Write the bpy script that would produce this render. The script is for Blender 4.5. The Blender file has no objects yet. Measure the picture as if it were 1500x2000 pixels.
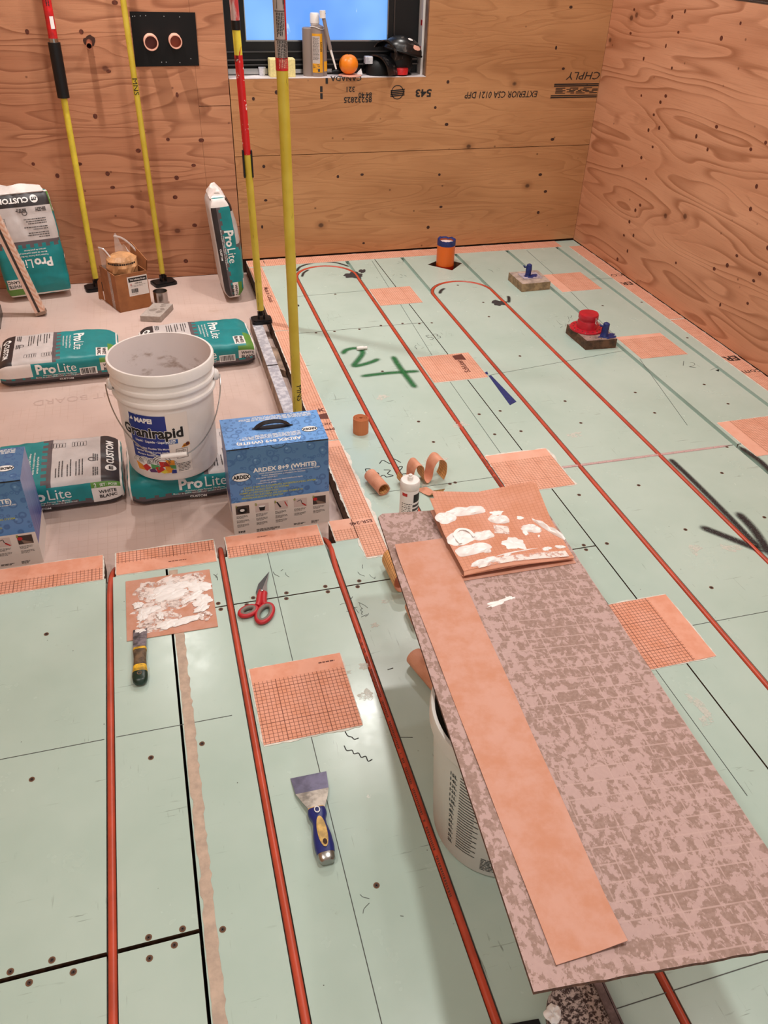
import bpy, bmesh, math, random
from mathutils import Vector, Matrix, noise
S = bpy.context.scene
COL = S.collection
R = math.radians

# ------------------------------------------------------------------ camera
cam_d = bpy.data.cameras.new('camera')
cam = bpy.data.objects.new('camera', cam_d); COL.objects.link(cam)
cam_d.sensor_fit = 'VERTICAL'; cam_d.sensor_height = 24.0
cam_d.lens = 1574.19 / 2000.0 * 24.0
rgt = Vector((0.96300349, -0.26797454, 0.02852922))
dwn = Vector((-0.13674464, -0.5771263, -0.80512492))
fwd = Vector((0.23221794, 0.77143689, -0.59241873))
cm = Matrix.Identity(4)
for i in range(3):
    cm[i][0] = rgt[i]; cm[i][1] = -dwn[i]; cm[i][2] = -fwd[i]
cm[0][3], cm[1][3], cm[2][3] = 0.23529, 0.0, 1.46613
cam.matrix_world = cm
cam_d.clip_start = 0.02
S.camera = cam

# ------------------------------------------------------------------ world, lights, exposure
W = bpy.data.worlds.new('world'); S.world = W; W.use_nodes = True
bg = W.node_tree.nodes['Background']
bg.inputs[0].default_value = (1.0, 0.97, 0.94, 1); bg.inputs[1].default_value = 0.78
S.view_settings.view_transform = 'Standard'; S.view_settings.look = 'None'
S.view_settings.gamma = 1; S.view_settings.use_curve_mapping = False
S.view_settings.exposure = 0.0
CEIL = 2.45
POTS = [(1.07, 3.05, 14, 'above the left tube loop'), (0.10, 3.82, 12, 'near the left plywood wall'), (1.75, 3.80, 9.5, 'near the window wall above the orange pipe'),
        (1.45, 2.35, 6, 'above the middle tubes'), (2.05, 2.25, 7, 'above the right side of the floor'), (0.9, 0.95, 13, 'above the board table'), (-0.45, 0.6, 12, 'above the near left floor'), (2.0, 0.7, 7.5, 'above the near right floor')]

def _lin(c):
    c /= 255.0
    return c / 12.92 if c <= 0.04045 else ((c + 0.055) / 1.055) ** 2.4
def rgb(r, g, b): return (_lin(r), _lin(g), _lin(b), 1.0)

# ------------------------------------------------------------------ material helper
class G:
    def __init__(s, name, base=(200, 200, 200), rough=0.5, metal=0.0, spec=0.5):
        s.m = bpy.data.materials.new(name); s.m.use_nodes = True
        s.t = s.m.node_tree; s.b = s.t.nodes['Principled BSDF']; s.out = s.t.nodes['Material Output']
        s.set('Base Color', rgb(*base)); s.set('Roughness', rough); s.set('Metallic', metal)
        s.set('Specular IOR Level', spec)
    def n(s, kind, **kw):
        nd = s.t.nodes.new(kind)
        for k, v in kw.items(): setattr(nd, k, v)
        return nd
    def put(s, sock, v):
        if isinstance(v, bpy.types.NodeSocket): s.t.links.new(v, sock)
        else: sock.default_value = v
    def set(s, name, v): s.put(s.b.inputs[name], v)
    def co(s, kind='Object'): return s.n('ShaderNodeTexCoord').outputs[kind]
    def mp(s, v, scale=(1, 1, 1), loc=(0, 0, 0), rot=(0, 0, 0)):
        nd = s.n('ShaderNodeMapping'); s.put(nd.inputs['Vector'], v)
        nd.inputs['Scale'].default_value = scale; nd.inputs['Location'].default_value = loc; nd.inputs['Rotation'].default_value = rot
        return nd.outputs[0]
    def noise(s, v, scale, detail=3, rough=0.5, dist=0.0):
        nd = s.n('ShaderNodeTexNoise'); s.put(nd.inputs['Vector'], v)
        nd.inputs['Scale'].default_value = scale; nd.inputs['Detail'].default_value = detail
        nd.inputs['Roughness'].default_value = rough; nd.inputs['Distortion'].default_value = dist
        return nd.outputs['Fac']
    def vor(s, v, scale, out='Distance', feature='F1', rnd=1.0):
        nd = s.n('ShaderNodeTexVoronoi', feature=feature); s.put(nd.inputs['Vector'], v)
        nd.inputs['Scale'].default_value = scale; nd.inputs['Randomness'].default_value = rnd
        return nd.outputs[out]
    def math(s, op, a, b=0.0, c=0.0):
        nd = s.n('ShaderNodeMath', operation=op)
        s.put(nd.inputs[0], a); s.put(nd.inputs[1], b); s.put(nd.inputs[2], c); return nd.outputs[0]
    def ramp(s, f, stops, interp='LINEAR'):
        nd = s.n('ShaderNodeValToRGB'); s.put(nd.inputs[0], f); cr = nd.color_ramp; cr.interpolation = interp
        while len(cr.elements) < len(stops): cr.elements.new(0.5)
        for e, (p, c) in zip(cr.elements, stops):
            e.position = p; e.color = c if len(c) == 4 else rgb(*c)
        return nd.outputs[0]
    def bw(s, f, a, b):                      # smooth 0..1 between a and b
        nd = s.n('ShaderNodeMapRange', interpolation_type='SMOOTHSTEP'); s.put(nd.inputs[0], f)
        nd.inputs[1].default_value = a; nd.inputs[2].default_value = b; return nd.outputs[0]
    def mix(s, f, a, b, blend='MIX'):
        nd = s.n('ShaderNodeMix', data_type='RGBA', blend_type=blend)
        s.put(nd.inputs[0], f)
        s.put(nd.inputs[6], rgb(*a) if isinstance(a, tuple) and len(a) == 3 else a)
        s.put(nd.inputs[7], rgb(*b) if isinstance(b, tuple) and len(b) == 3 else b)
        return nd.outputs[2]
    def xyz(s, v):
        nd = s.n('ShaderNodeSeparateXYZ'); s.put(nd.inputs[0], v); return nd.outputs
    def vec(s, x, y, z):
        nd = s.n('ShaderNodeCombineXYZ'); s.put(nd.inputs[0], x); s.put(nd.inputs[1], y); s.put(nd.inputs[2], z); return nd.outputs[0]
    def bump(s, h, strength=0.3, dist=0.002):
        nd = s.n('ShaderNodeBump'); s.put(nd.inputs['Height'], h)
        nd.inputs['Strength'].default_value = strength; nd.inputs['Distance'].default_value = dist
        s.set('Normal', nd.outputs[0])
    def alpha(s, a):
        s.set('Alpha', a)

def simple(name, c, rough=0.5, metal=0.0, spec=0.5, var=0.0, scale=30, bump=0.0):
    g = G(name, c, rough, metal, spec)
    if var or bump:
        n = g.noise(g.co(), scale, 4, 0.6)
        if var:
            lo = tuple(max(0, int(x * (1 - var))) for x in c); hi = tuple(min(255, int(x * (1 + var * 0.6))) for x in c)
            g.set('Base Color', g.mix(g.bw(n, 0.3, 0.7), lo, hi))
        if bump: g.bump(n, bump, 0.002)
    return g.m

M = {}
def mats():
    # green coated subfloor panels
    g = G('green_panel', (150, 178, 160), 0.3); c = g.co()
    big = g.noise(c, 2.2, 4, 0.6); col = g.mix(g.bw(big, 0.3, 0.7), (175, 196, 185), (186, 205, 195))
    sc1 = g.noise(g.mp(c, (9, 120, 1), rot=(0, 0, 0.5)), 1.0, 3, 0.6, 0.6)
    sc2 = g.noise(g.mp(c, (130, 11, 1), rot=(0, 0, 0.35)), 1.0, 3, 0.6, 0.6)
    patch = g.bw(g.noise(c, 5.5, 3, 0.6), 0.5, 0.66)
    scr = g.math('MULTIPLY', g.math('MAXIMUM', g.bw(sc1, 0.64, 0.72), g.bw(sc2, 0.65, 0.73)), patch)
    col = g.mix(g.math('MULTIPLY', scr, 0.65), col, (92, 98, 88))
    smud = g.math('MULTIPLY', g.bw(g.noise(c, 26, 5, 0.75), 0.62, 0.75), g.bw(g.noise(c, 4.3, 2), 0.5, 0.7))
    col = g.mix(g.math('MULTIPLY', smud, 0.55), col, (118, 128, 115))
    wht = g.math('MULTIPLY', g.bw(g.noise(c, 40, 3, 0.6), 0.7, 0.74), g.bw(g.noise(c, 3.1, 2), 0.55, 0.7))
    col = g.mix(wht, col, (222, 224, 216))
    spk = g.bw(g.vor(c, 30), 0.055, 0.02)
    spk = g.math('MULTIPLY', spk, g.bw(g.noise(c, 12, 1), 0.5, 0.62))
    col = g.mix(spk, col, (70, 66, 60))
    g.set('Base Color', col)
    g.set('Roughness', g.math('ADD', g.math('MULTIPLY', g.noise(c, 7, 4, 0.7), 0.27), 0.10))
    g.bump(g.noise(c, 60, 3), 0.06, 0.001); M['green'] = g.m
    M['panel_edge'] = simple('panel_edge_plywood', (88, 62, 44), 0.8, var=0.35, scale=60, bump=0.4)
    # plywood
    def ply(name, pal, gx, gz, freq, contrast, bumpk, dist, plane='xz'):
        g = G(name, pal[1], 0.55, spec=0.35); c = g.co(); o = g.xyz(c)
        u = o[0] if plane == 'xz' else o[1]
        p = g.vec(u, o[2], 0.0)
        warp = g.noise(g.mp(p, (gx, gz, 1)), 1.0, 2, 0.45, dist)
        rings = g.math('FRACT', g.math('MULTIPLY', warp, freq))
        line = g.ramp(rings, [(0.0, (0, 0, 0, 1)), (0.55, (.25, .25, .25, 1)), (0.86, (1, 1, 1, 1)), (0.93, (.8, .8, .8, 1)), (1.0, (0, 0, 0, 1))])
        fine = g.noise(g.mp(p, (5, 170, 1)), 1.0, 3, 0.6)
        patch = g.noise(g.mp(p, (1.3, 5, 1)), 1.0, 3, 0.5)
        col = g.mix(g.bw(patch, 0.3, 0.7), pal[0], pal[1])
        amp = g.math('MULTIPLY', line, g.math('MULTIPLY', g.bw(g.noise(g.mp(p, (2, 6, 1), (3, 1, 0)), 1.0, 2), 0.25, 0.65), contrast))
        col = g.mix(amp, col, pal[2])
        col = g.mix(g.math('MULTIPLY', g.bw(fine, 0.52, 0.75), 0.28), col, pal[2])
        v = g.mp(p, (1, 1.25, 1)); d = g.vor(v, 5.2)
        kn = g.bw(d, 0.105, 0.05); ring = g.math('SUBTRACT', g.bw(d, 0.24, 0.09), kn)
        rnd = g.n('ShaderNodeSeparateColor'); g.put(rnd.inputs[0], g.vor(v, 5.2, 'Color'))
        on = g.math('GREATER_THAN', rnd.outputs[0], 0.62)
        col = g.mix(g.math('MULTIPLY', g.math('MULTIPLY', ring, on), 0.45), col, pal[2])
        col = g.mix(g.math('MULTIPLY', g.math('MULTIPLY', kn, on), 0.85), col, pal[3])
        d2 = g.vor(g.mp(p, (1, 1.1, 1), (3.3, 1.7, 0)), 9.0)
        col = g.mix(g.math('MULTIPLY', g.bw(d2, 0.07, 0.03), 0.6), col, pal[3])
        g.set('Base Color', col)
        h = g.math('SUBTRACT', g.math('MULTIPLY', line, -1.0), g.math('MULTIPLY', fine, 0.8))
        g.bump(h, bumpk, 0.003); return g.m
    M['ply_right'] = ply('plywood_bold_grain', [(212, 154, 120), (200, 140, 106), (150, 92, 60), (84, 42, 24)], .75, 4.6, 15, 0.8, 0.3, 0.12, 'yz')
    M['ply_back'] = ply('plywood_fine_grain', [(192, 140, 96), (174, 122, 80), (138, 88, 52), (60, 34, 22)], 1.4, 9.0, 9, 0.4, 0.18, 0.8)
    M['ply_left'] = ply('plywood_red', [(192, 136, 102), (178, 120, 88), (126, 72, 46), (80, 38, 24)], 1.0, 6.0, 13, 0.72, 0.2, 0.25)
    M['knot'] = simple('knot', (58, 30, 20), 0.6); M['knot_brown'] = simple('knot_brown', (94, 42, 24), 0.6, var=0.3, scale=120)
    M['stud'] = simple('weathered_stud', (140, 116, 100), 0.8, var=0.2, scale=20, bump=0.2)
    M['dark_wood'] = simple('dark_wood', (70, 46, 32), 0.8, var=0.3, scale=25)
    # orange membrane: printed face (uv in metres) and fleece back
    def memb(name, base, dark, line):
        g = G(name, base, 0.62, spec=0.25); uv = g.co('UV'); c = g.co()
        o = g.xyz(uv)
        def ln(s, per, w):
            f = g.math('FRACT', g.math('DIVIDE', s, per)); return g.math('LESS_THAN', g.math('ABSOLUTE', g.math('SUBTRACT', f, 0.5)), w / per / 2)
        fine = g.math('MAXIMUM', ln(o[0], 0.01, 0.0012), ln(o[1], 0.01, 0.0012))
        heavy = g.math('MAXIMUM', ln(g.math('SUBTRACT', o[0], 0.005), 0.1, 0.002), ln(g.math('SUBTRACT', o[1], 0.005), 0.1, 0.002))
        col = g.mix(g.bw(g.noise(c, 22, 4, 0.6), 0.35, 0.7), base, dark)
        col = g.mix(g.math('MULTIPLY', g.math('MAXIMUM', fine, heavy), 0.85), col, line)
        g.set('Base Color', col); g.bump(g.noise(c, 500, 2), 0.1, 0.0005); return g.m
    M['grid'] = memb('orange_membrane_grid', (228, 164, 140), (220, 150, 120), (104, 56, 42))
    M['grid_pink'] = memb('pink_membrane_grid', (230, 174, 150), (222, 162, 136), (150, 92, 70))
    M['grid_back'] = memb('pale_membrane_grid', (232, 176, 118), (222, 160, 96), (130, 82, 44))
    g = G('membrane_plain', (238, 170, 130), 0.62, spec=0.25); c = g.co()
    g.set('Base Color', g.mix(g.bw(g.noise(c, 18, 4, 0.6), 0.35, 0.7), (230, 168, 144), (222, 152, 124))); M['plain'] = g.m
    g = G('membrane_pink_plain', (240, 168, 144), 0.62, spec=0.25); c = g.co()
    g.set('Base Color', g.mix(g.bw(g.noise(c, 18, 4, 0.6), 0.35, 0.7), (232, 178, 156), (226, 166, 142))); M['plain_pink'] = g.m
    g = G('membrane_fleece', (236, 168, 116), 0.75, spec=0.2); c = g.co()
    col = g.mix(g.bw(g.noise(c, 16, 5, 0.65), 0.35, 0.68), (206, 156, 138), (198, 140, 114))
    g.set('Base Color', col); g.bump(g.noise(c, 240, 3), 0.15, 0.0006); M['fleece'] = g.m
    g = G('membrane_shown_through', (228, 156, 108), 0.6, spec=0.3); c = g.co(); o = g.xyz(g.co('UV'))
    def ln2(s): return g.math('LESS_THAN', g.math('ABSOLUTE', g.math('SUBTRACT', g.math('FRACT', g.math('DIVIDE', s, 0.01)), 0.5)), 0.1)
    col = g.mix(g.bw(g.noise(c, 14, 4, 0.6), 0.35, 0.7), (212, 152, 128), (202, 138, 108))
    g.set('Base Color', g.mix(g.math('MULTIPLY', g.math('MAXIMUM', ln2(o[0]), ln2(o[1])), 0.28), col, (160, 92, 58))); M['stack'] = g.m
    g = G('membrane_roll', (204, 122, 74), 0.6); M['roll'] = g.m
    g = G('tan_fleece', (216, 152, 124), 0.7); c = g.co()
    g.set('Base Color', g.mix(g.bw(g.noise(g.mp(c, (1, 1, 1)), 30, 4), 0.3, 0.7), (206, 142, 112), (222, 160, 132))); M['tan'] = g.m
    # white mortar / sealant
    g = G('white_sealant', (240, 236, 234), 0.35); c = g.co(); g.bump(g.noise(c, 70, 3, 0.55), 0.3, 0.0015)
    M['seal'] = g.m
    g = G('thin_sealant', (236, 222, 216), 0.5); c = g.co()
    g.alpha(g.bw(g.noise(c, 60, 5, 0.7), 0.36, 0.56)); M['seal_thin'] = g.m
    g = G('mortar_fringe', (226, 220, 210), 0.7); c = g.co(); g.alpha(g.math('MULTIPLY', g.bw(g.noise(c, 45, 4, 0.7), 0.36, 0.56), 0.6)); M['mortar'] = g.m
    # recess tray board
    g = G('beige_board', (200, 176, 168), 0.42); c = g.co(); o = g.xyz(c)
    def gl(s): return g.math('LESS_THAN', g.math('ABSOLUTE', g.math('SUBTRACT', g.math('FRACT', g.math('DIVIDE', s, 0.028)), 0.5)), 0.035)
    col = g.mix(g.bw(g.noise(c, 3, 4, 0.6), 0.3, 0.7), (196, 172, 163), (208, 184, 174))
    jit = g.bw(g.noise(c, 9, 3, 0.6), 0.42, 0.62)
    col = g.mix(g.math('MULTIPLY', g.math('MULTIPLY', g.math('MAXIMUM', gl(o[0]), gl(o[1])), jit), 0.3), col, (168, 132, 110))
    col = g.mix(g.math('MULTIPLY', g.bw(g.noise(c, 7, 5, 0.7), 0.58, 0.75), 0.4), col, (176, 146, 126))
    g.set('Base Color', col); g.set('Roughness', g.math('ADD', g.math('MULTIPLY', g.noise(c, 5, 3), 0.3), 0.22)); M['beige'] = g.m
    # stained cement board with a brown skim
    g = G('stained_board', (170, 134, 120), 0.7, spec=0.2); c = g.co(); o = g.xyz(c)
    big = g.noise(g.mp(c, (1, 0.75, 1)), 64, 6, 0.68, 0.3); low = g.noise(c, 5, 2)
    f = g.bw(g.math('ADD', big, g.math('MULTIPLY', g.math('SUBTRACT', low, 0.5), 0.3)), 0.475, 0.515)
    col = g.mix(f, (184, 156, 151), (150, 124, 114))
    col = g.mix(g.math('MULTIPLY', g.bw(g.noise(c, 150, 2), 0.4, 0.65), 0.22), col, (196, 168, 162))
    def bl(s, per, w, ph): return g.math('LESS_THAN', g.math('ABSOLUTE', g.math('SUBTRACT', g.math('FRACT', g.math('ADD', g.math('DIVIDE', s, per), ph)), 0.5)), w / per / 2)
    l1 = g.math('MULTIPLY', bl(o[1], 0.028, 0.0024, 0.1), g.bw(g.noise(g.mp(c, (7, 40, 1)), 1.0, 2), 0.34, 0.46))
    l2 = g.math('MULTIPLY', bl(o[0], 0.029, 0.002, 0.3), g.bw(g.noise(g.mp(c, (40, 9, 1), (5, 2, 0)), 1.0, 2), 0.42, 0.52))
    inside = g.bw(o[0], 0.13, 0.16)
    col = g.mix(g.math('MULTIPLY', g.math('MULTIPLY', g.math('MAXIMUM', l1, l2), inside), 0.75), col, (192, 164, 158))
    g.set('Base Color', col); g.bump(big, 0.1, 0.001); M['cboard'] = g.m
    M['cboard_edge'] = simple('cement_board_edge', (96, 64, 50), 0.9, var=0.3, scale=90, bump=0.4)
    # plastics, metals etc.
    M['tube'] = simple('red_tube', (188, 74, 50), 0.34, var=0.08, scale=12)
    M['black'] = simple('black_plastic', (15, 15, 17), 0.45, spec=0.35)
    M['black_gloss'] = simple('black_gloss', (8, 6, 7), 0.42, spec=0.3)
    M['ink'] = simple('black_ink', (24, 22, 22), 0.6); M['white_ink'] = simple('white_ink', (236, 234, 232), 0.5)
    M['grey_ink'] = simple('grey_ink', (70, 66, 66), 0.6); M['pencil'] = simple('pencil', (70, 72, 68), 0.6)
    M['brown_ink'] = simple('brown_ink', (96, 46, 34), 0.6)
    M['faint_ink'] = simple('faint_ink', (188, 162, 152), 0.5)
    M['yellow_ink'] = simple('lime_ink', (190, 196, 80), 0.5); M['blue_ink'] = simple('blue_ink', (40, 84, 150), 0.5)
    M['red_ink'] = simple('red_ink', (190, 40, 40), 0.5); M['orange_ink'] = simple('orange_ink', (226, 150, 40), 0.5)
    M['green_ink'] = simple('green_ink', (80, 150, 90), 0.5); M['purple_ink'] = simple('purple_ink', (90, 50, 100), 0.5)
    M['yellow'] = simple('yellow_pole', (222, 202, 66), 0.4, var=0.06, scale=20)
    g = G('scuffed_yellow_pole', (212, 192, 60), 0.42); c = g.co()
    sc = g.bw(g.noise(g.mp(c, (140, 140, 9)), 1.0, 4, 0.7), 0.63, 0.7)
    g.set('Base Color', g.mix(sc, g.mix(g.bw(g.noise(c, 9, 3), .3, .7), (208, 186, 70), (192, 166, 46)), (84, 74, 40))); M['yellow_scuff'] = g.m
    M['red'] = simple('red_label', (196, 30, 34), 0.4, var=0.15, scale=40)
    g = G('torn_red_label', (196, 24, 30), 0.35); c = g.co()
    g.set('Base Color', g.mix(g.bw(g.noise(c, 45, 4, 0.7), 0.62, 0.66), g.mix(g.bw(g.noise(g.mp(c, (1, 1, .6)), 24, 2), .58, .62), (200, 26, 32), (110, 14, 18)), (230, 220, 215))); M['torn_red'] = g.m
    g = G('worn_red_tube', (190, 90, 84), 0.45); c = g.co()
    g.set('Base Color', g.mix(g.bw(g.noise(g.mp(c, (40, 40, 10)), 1.0, 4, .7), 0.45, 0.62), (184, 54, 56), (196, 168, 164))); M['worn_red'] = g.m
    M['silver_label'] = simple('silver_label', (168, 156, 150), 0.4)
    M['steel'] = simple('steel', (170, 168, 166), 0.25, 1.0); M['dark_steel'] = simple('dark_steel', (90, 88, 88), 0.35, 1.0)
    g = G('galvanized', (176, 176, 184), 0.4, 0.25); c = g.co()
    g.set('Base Color', g.mix(g.bw(g.noise(c, 45, 3, 0.6), 0.4, 0.62), (176, 176, 186), (216, 216, 222))); M['galv'] = g.m
    M['track_side'] = simple('dusty_track_side', (148, 124, 106), 0.6, var=0.3, scale=25)  # track sides browner and darker than the web
    M['white_pl'] = simple('white_plastic', (236, 230, 226), 0.38, var=0.03, scale=8)
    g = G('dirty_bucket_inside', (206, 196, 194), 0.6); c = g.co()
    g.set('Base Color', g.mix(g.bw(g.noise(g.mp(c, (1, 1, 2)), 9, 5, 0.65), 0.54, 0.7), (224, 214, 212), (172, 152, 142))); M['bucket_in'] = g.m
    g = G('translucent_bucket', (206, 202, 196), 0.4); g.set('Transmission Weight', 0.0); M['milky'] = g.m
    M['red_rubber'] = simple('red_rubber', (186, 26, 44), 0.4, var=0.08, scale=20)
    g = G('copper', (206, 128, 100), 0.3, 0.8); M['copper'] = g.m
    M['pvc_pink'] = simple('pale_pipe', (226, 170, 150), 0.4); M['pipe_dark'] = simple('pipe_inside', (96, 44, 40), 0.5)
    M['pipe_amber'] = simple('amber_inside', (150, 62, 16), 0.35)
    M['orange_pipe'] = simple('orange_pipe', (222, 100, 18), 0.35); M['tape_blue'] = simple('blue_tape', (26, 42, 106), 0.5, var=0.15, scale=60)
    M['red_wash'] = simple('red_wash', (170, 34, 10), 0.4)
    M['cap_white'] = simple('cap_white', (236, 218, 216), 0.5)
    M['block_wood'] = simple('grey_wood_block', (176, 158, 146), 0.8, var=0.18, scale=25, bump=0.2)
    M['block_side'] = simple('block_side_wood', (150, 126, 96), 0.85, var=0.2, scale=40, bump=0.3)
    M['block_dark'] = simple('dark_block', (90, 62, 44), 0.75, var=0.35, scale=30, bump=0.3)
    M['block_top'] = simple('dark_block_top', (140, 116, 108), 0.7, var=0.25, scale=30)
    M['cardboard'] = simple('cardboard', (158, 102, 62), 0.8, var=0.1, scale=14)
    M['kraft'] = simple('kraft_paper', (196, 146, 100), 0.55, var=0.12, scale=30, bump=0.5)
    M['paper'] = simple('white_paper', (232, 226, 222), 0.6)
    g = G('clear_film', (230, 224, 222), 0.12); g.set('Alpha', 0.42); g.bump(g.noise(g.co(), 30, 3), 0.7, 0.01); M['film'] = g.m
    M['foam'] = simple('grey_foam', (172, 160, 152), 0.9, var=0.06, scale=80); M['foam_dent'] = simple('foam_dent', (136, 124, 116), 0.9)
    M['sponge'] = simple('yellow_sponge', (228, 214, 150), 0.9, var=0.06, scale=120, bump=0.2)
    g = G('orange_peel', (240, 132, 24), 0.35); g.bump(g.noise(g.co(), 220, 2), 0.25, 0.001); M['peel'] = g.m
    M['amber_label'] = simple('amber_label', (226, 160, 40), 0.4); M['label_grey'] = simple('label_grey', (196, 184, 178), 0.45)
    M['cart_grey'] = simple('cartridge_grey', (140, 124, 116), 0.45)
    g = G('dusty_black_shell', (30, 30, 32), 0.28); c = g.co()
    g.set('Base Color', g.mix(g.bw(g.noise(c, 38, 5, 0.7), 0.52, 0.72), (22, 22, 24), (104, 98, 94))); M['shell'] = g.m
    M['teal'] = simple('teal_print', (14, 132, 136), 0.42, var=0.06, scale=14)
    M['bag_black'] = simple('bag_black', (44, 38, 40), 0.45); M['bag_dark'] = simple('bag_slate', (92, 82, 86), 0.5)
    M['bag_grey'] = simple('bag_grey', (196, 188, 186), 0.5, var=0.04, scale=18); M['bag_green'] = simple('bag_green', (92, 140, 58), 0.5)
    M['bag_white'] = simple('bag_white', (230, 222, 218), 0.5, var=0.03, scale=18)
    # blue box printed with water drops
    g = G('water_drop_print', (70, 118, 180), 0.3); c = g.co(); o = g.xyz(c)
    base = g.mix(g.bw(o[2], 0.298, 0.3025), g.mix(g.bw(o[2], .10, .29), (92, 140, 198), (78, 118, 160)), (112, 162, 222))  # top face painted lighter than the front, as lit from above
    w = g.noise(c, 18, 2); cv = g.mp(c)
    def drops(sc, r0, r1):
        d = g.vor(c, sc, rnd=0.9); return g.math('MULTIPLY', g.bw(d, r1, r1 - 0.06), g.bw(d, r0 - 0.1, r0))
    r = g.math('MAXIMUM', drops(30, 0.32, 0.42), drops(58, 0.26, 0.36))
    spec = g.bw(g.vor(g.mp(c, loc=(0.004, 0, -0.005)), 30, rnd=0.9), 0.16, 0.08)
    col = g.mix(g.math('MULTIPLY', r, 0.55), base, (44, 82, 138)); col = g.mix(g.math('MULTIPLY', spec, 0.45), col, (150, 190, 226))
    g.set('Base Color', col); M['drops'] = g.m
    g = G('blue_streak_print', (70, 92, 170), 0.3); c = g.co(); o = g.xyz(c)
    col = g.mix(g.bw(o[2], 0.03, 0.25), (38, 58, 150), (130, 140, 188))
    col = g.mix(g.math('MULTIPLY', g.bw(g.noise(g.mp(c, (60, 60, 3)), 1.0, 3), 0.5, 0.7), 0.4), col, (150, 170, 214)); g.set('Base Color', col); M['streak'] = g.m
    M['box_white'] = simple('box_white', (226, 214, 206), 0.4); M['navy'] = simple('navy_print', (30, 50, 130), 0.4)
    M['photo_dark'] = simple('photo_dark', (70, 58, 54), 0.4); M['photo_light'] = simple('photo_light', (206, 188, 182), 0.4)
    # tools
    M['blade'] = simple('blade', (112, 110, 132), 0.32, 0.7, var=0.15, scale=30); M['blade_dirty'] = simple('dirty_blade', (112, 106, 112), 0.45, 0.5, var=0.5, scale=60)
    M['blade_grey'] = simple('brushed_blade', (168, 160, 150), 0.4, 0.7, var=0.25, scale=40)
    M['navy_grip'] = simple('navy_grip', (28, 40, 112), 0.35); M['tan_grip'] = simple('tan_inlay', (208, 170, 96), 0.5, var=0.15, scale=80)
    M['dirty_grip'] = simple('dirty_grip', (100, 80, 58), 0.6, var=0.35, scale=60); M['yellow_grip'] = simple('yellow_grip', (216, 170, 40), 0.5, var=0.3, scale=70)
    M['green_grip'] = simple('dark_green_grip', (16, 44, 32), 0.35)
    M['red_grip'] = simple('red_grip', (184, 34, 44), 0.4); M['grey_grip'] = simple('grey_grip', (122, 112, 104), 0.6)
    g = G('mortar_crusted', (70, 56, 54), 0.8); c = g.co()
    g.set('Base Color', g.mix(g.bw(g.noise(c, 130, 5, 0.75), 0.45, 0.56), (58, 42, 40), (190, 172, 166))); g.bump(g.noise(c, 130, 5, .75), 0.6, 0.002); M['crust'] = g.m
    M['crust_side'] = simple('crust_side', (128, 112, 114), 0.7, var=0.25, scale=40)
    # setting
    M['sill'] = simple('white_sill', (222, 212, 212), 0.6, var=0.05, scale=20)
    g = G('window_film', (120, 170, 240), 0.2); c = g.co()
    sc = g.bw(g.noise(g.mp(c, (14, 1, 5), rot=(0, .5, 0)), 1.0, 5, 0.65, 1.2), 0.6, 0.68)
    col = g.mix(g.math('MULTIPLY', sc, 0.55), g.mix(g.bw(g.noise(c, 3, 2), .3, .7), (96, 152, 232), (126, 182, 246)), (200, 226, 255))
    g.set('Base Color', (0.02, 0.02, 0.03, 1)); g.set('Emission Color', col); g.set('Emission Strength', 1.2); M['film_blue'] = g.m
    M['ceiling'] = simple('ceiling_white', (226, 220, 212), 0.9); M['drywall'] = simple('left_wall', (200, 160, 124), 0.8)
    M['sub'] = simple('dark_subfloor', (34, 26, 22), 0.9)
    g = G('lamp_glow', (255, 240, 220)); g.set('Emission Color', rgb(255, 228, 196)); g.set('Emission Strength', 6.0); M['glow'] = g.m
    M['rust'] = simple('rust', (112, 78, 56), 0.8); M['screw'] = simple('screw_head', (58, 40, 34), 0.6)
    # soft spray paint: uv.x across the stroke, uv.y distance from its ends
    def spray(name, colr, hard):
        g = G(name, colr, 0.5); o = g.xyz(g.co('UV')); c = g.co()
        e = g.math('SUBTRACT', 1.0, g.math('ABSOLUTE', g.math('SUBTRACT', g.math('MULTIPLY', o[0], 2.0), 1.0)))
        a = g.bw(g.math('MULTIPLY', e, o[1]), 0.0, hard)
        a = g.math('MULTIPLY', a, g.bw(g.noise(c, 400, 2), 0.2, 0.5)); g.alpha(a); return g.m
    M['spray_green'] = spray('green_spray', (16, 104, 50), 1.0); M['spray_black'] = spray('black_spray', (34, 32, 36), 0.85)
    M['haze_pink'] = spray('pink_filler', (206, 170, 168), 0.9)
mats()
# ------------------------------------------------------------------ mesh builder
_glyphs = {}
def glyphs(s, bold):
    k = (s, bold)
    if k not in _glyphs:
        cu = bpy.data.curves.new('t', 'FONT'); cu.body = s; cu.size = 1.0; cu.offset = bold; cu.resolution_u = 2
        cu.align_x = 'CENTER'; cu.align_y = 'CENTER'
        ob = bpy.data.objects.new('t', cu)
        me = bpy.data.meshes.new_from_object(ob)
        _glyphs[k] = ([v.co.to_2d() for v in me.vertices], [tuple(p.vertices) for p in me.polygons])
        bpy.data.meshes.remove(me); bpy.data.objects.remove(ob); bpy.data.curves.remove(cu)
    return _glyphs[k]

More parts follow.
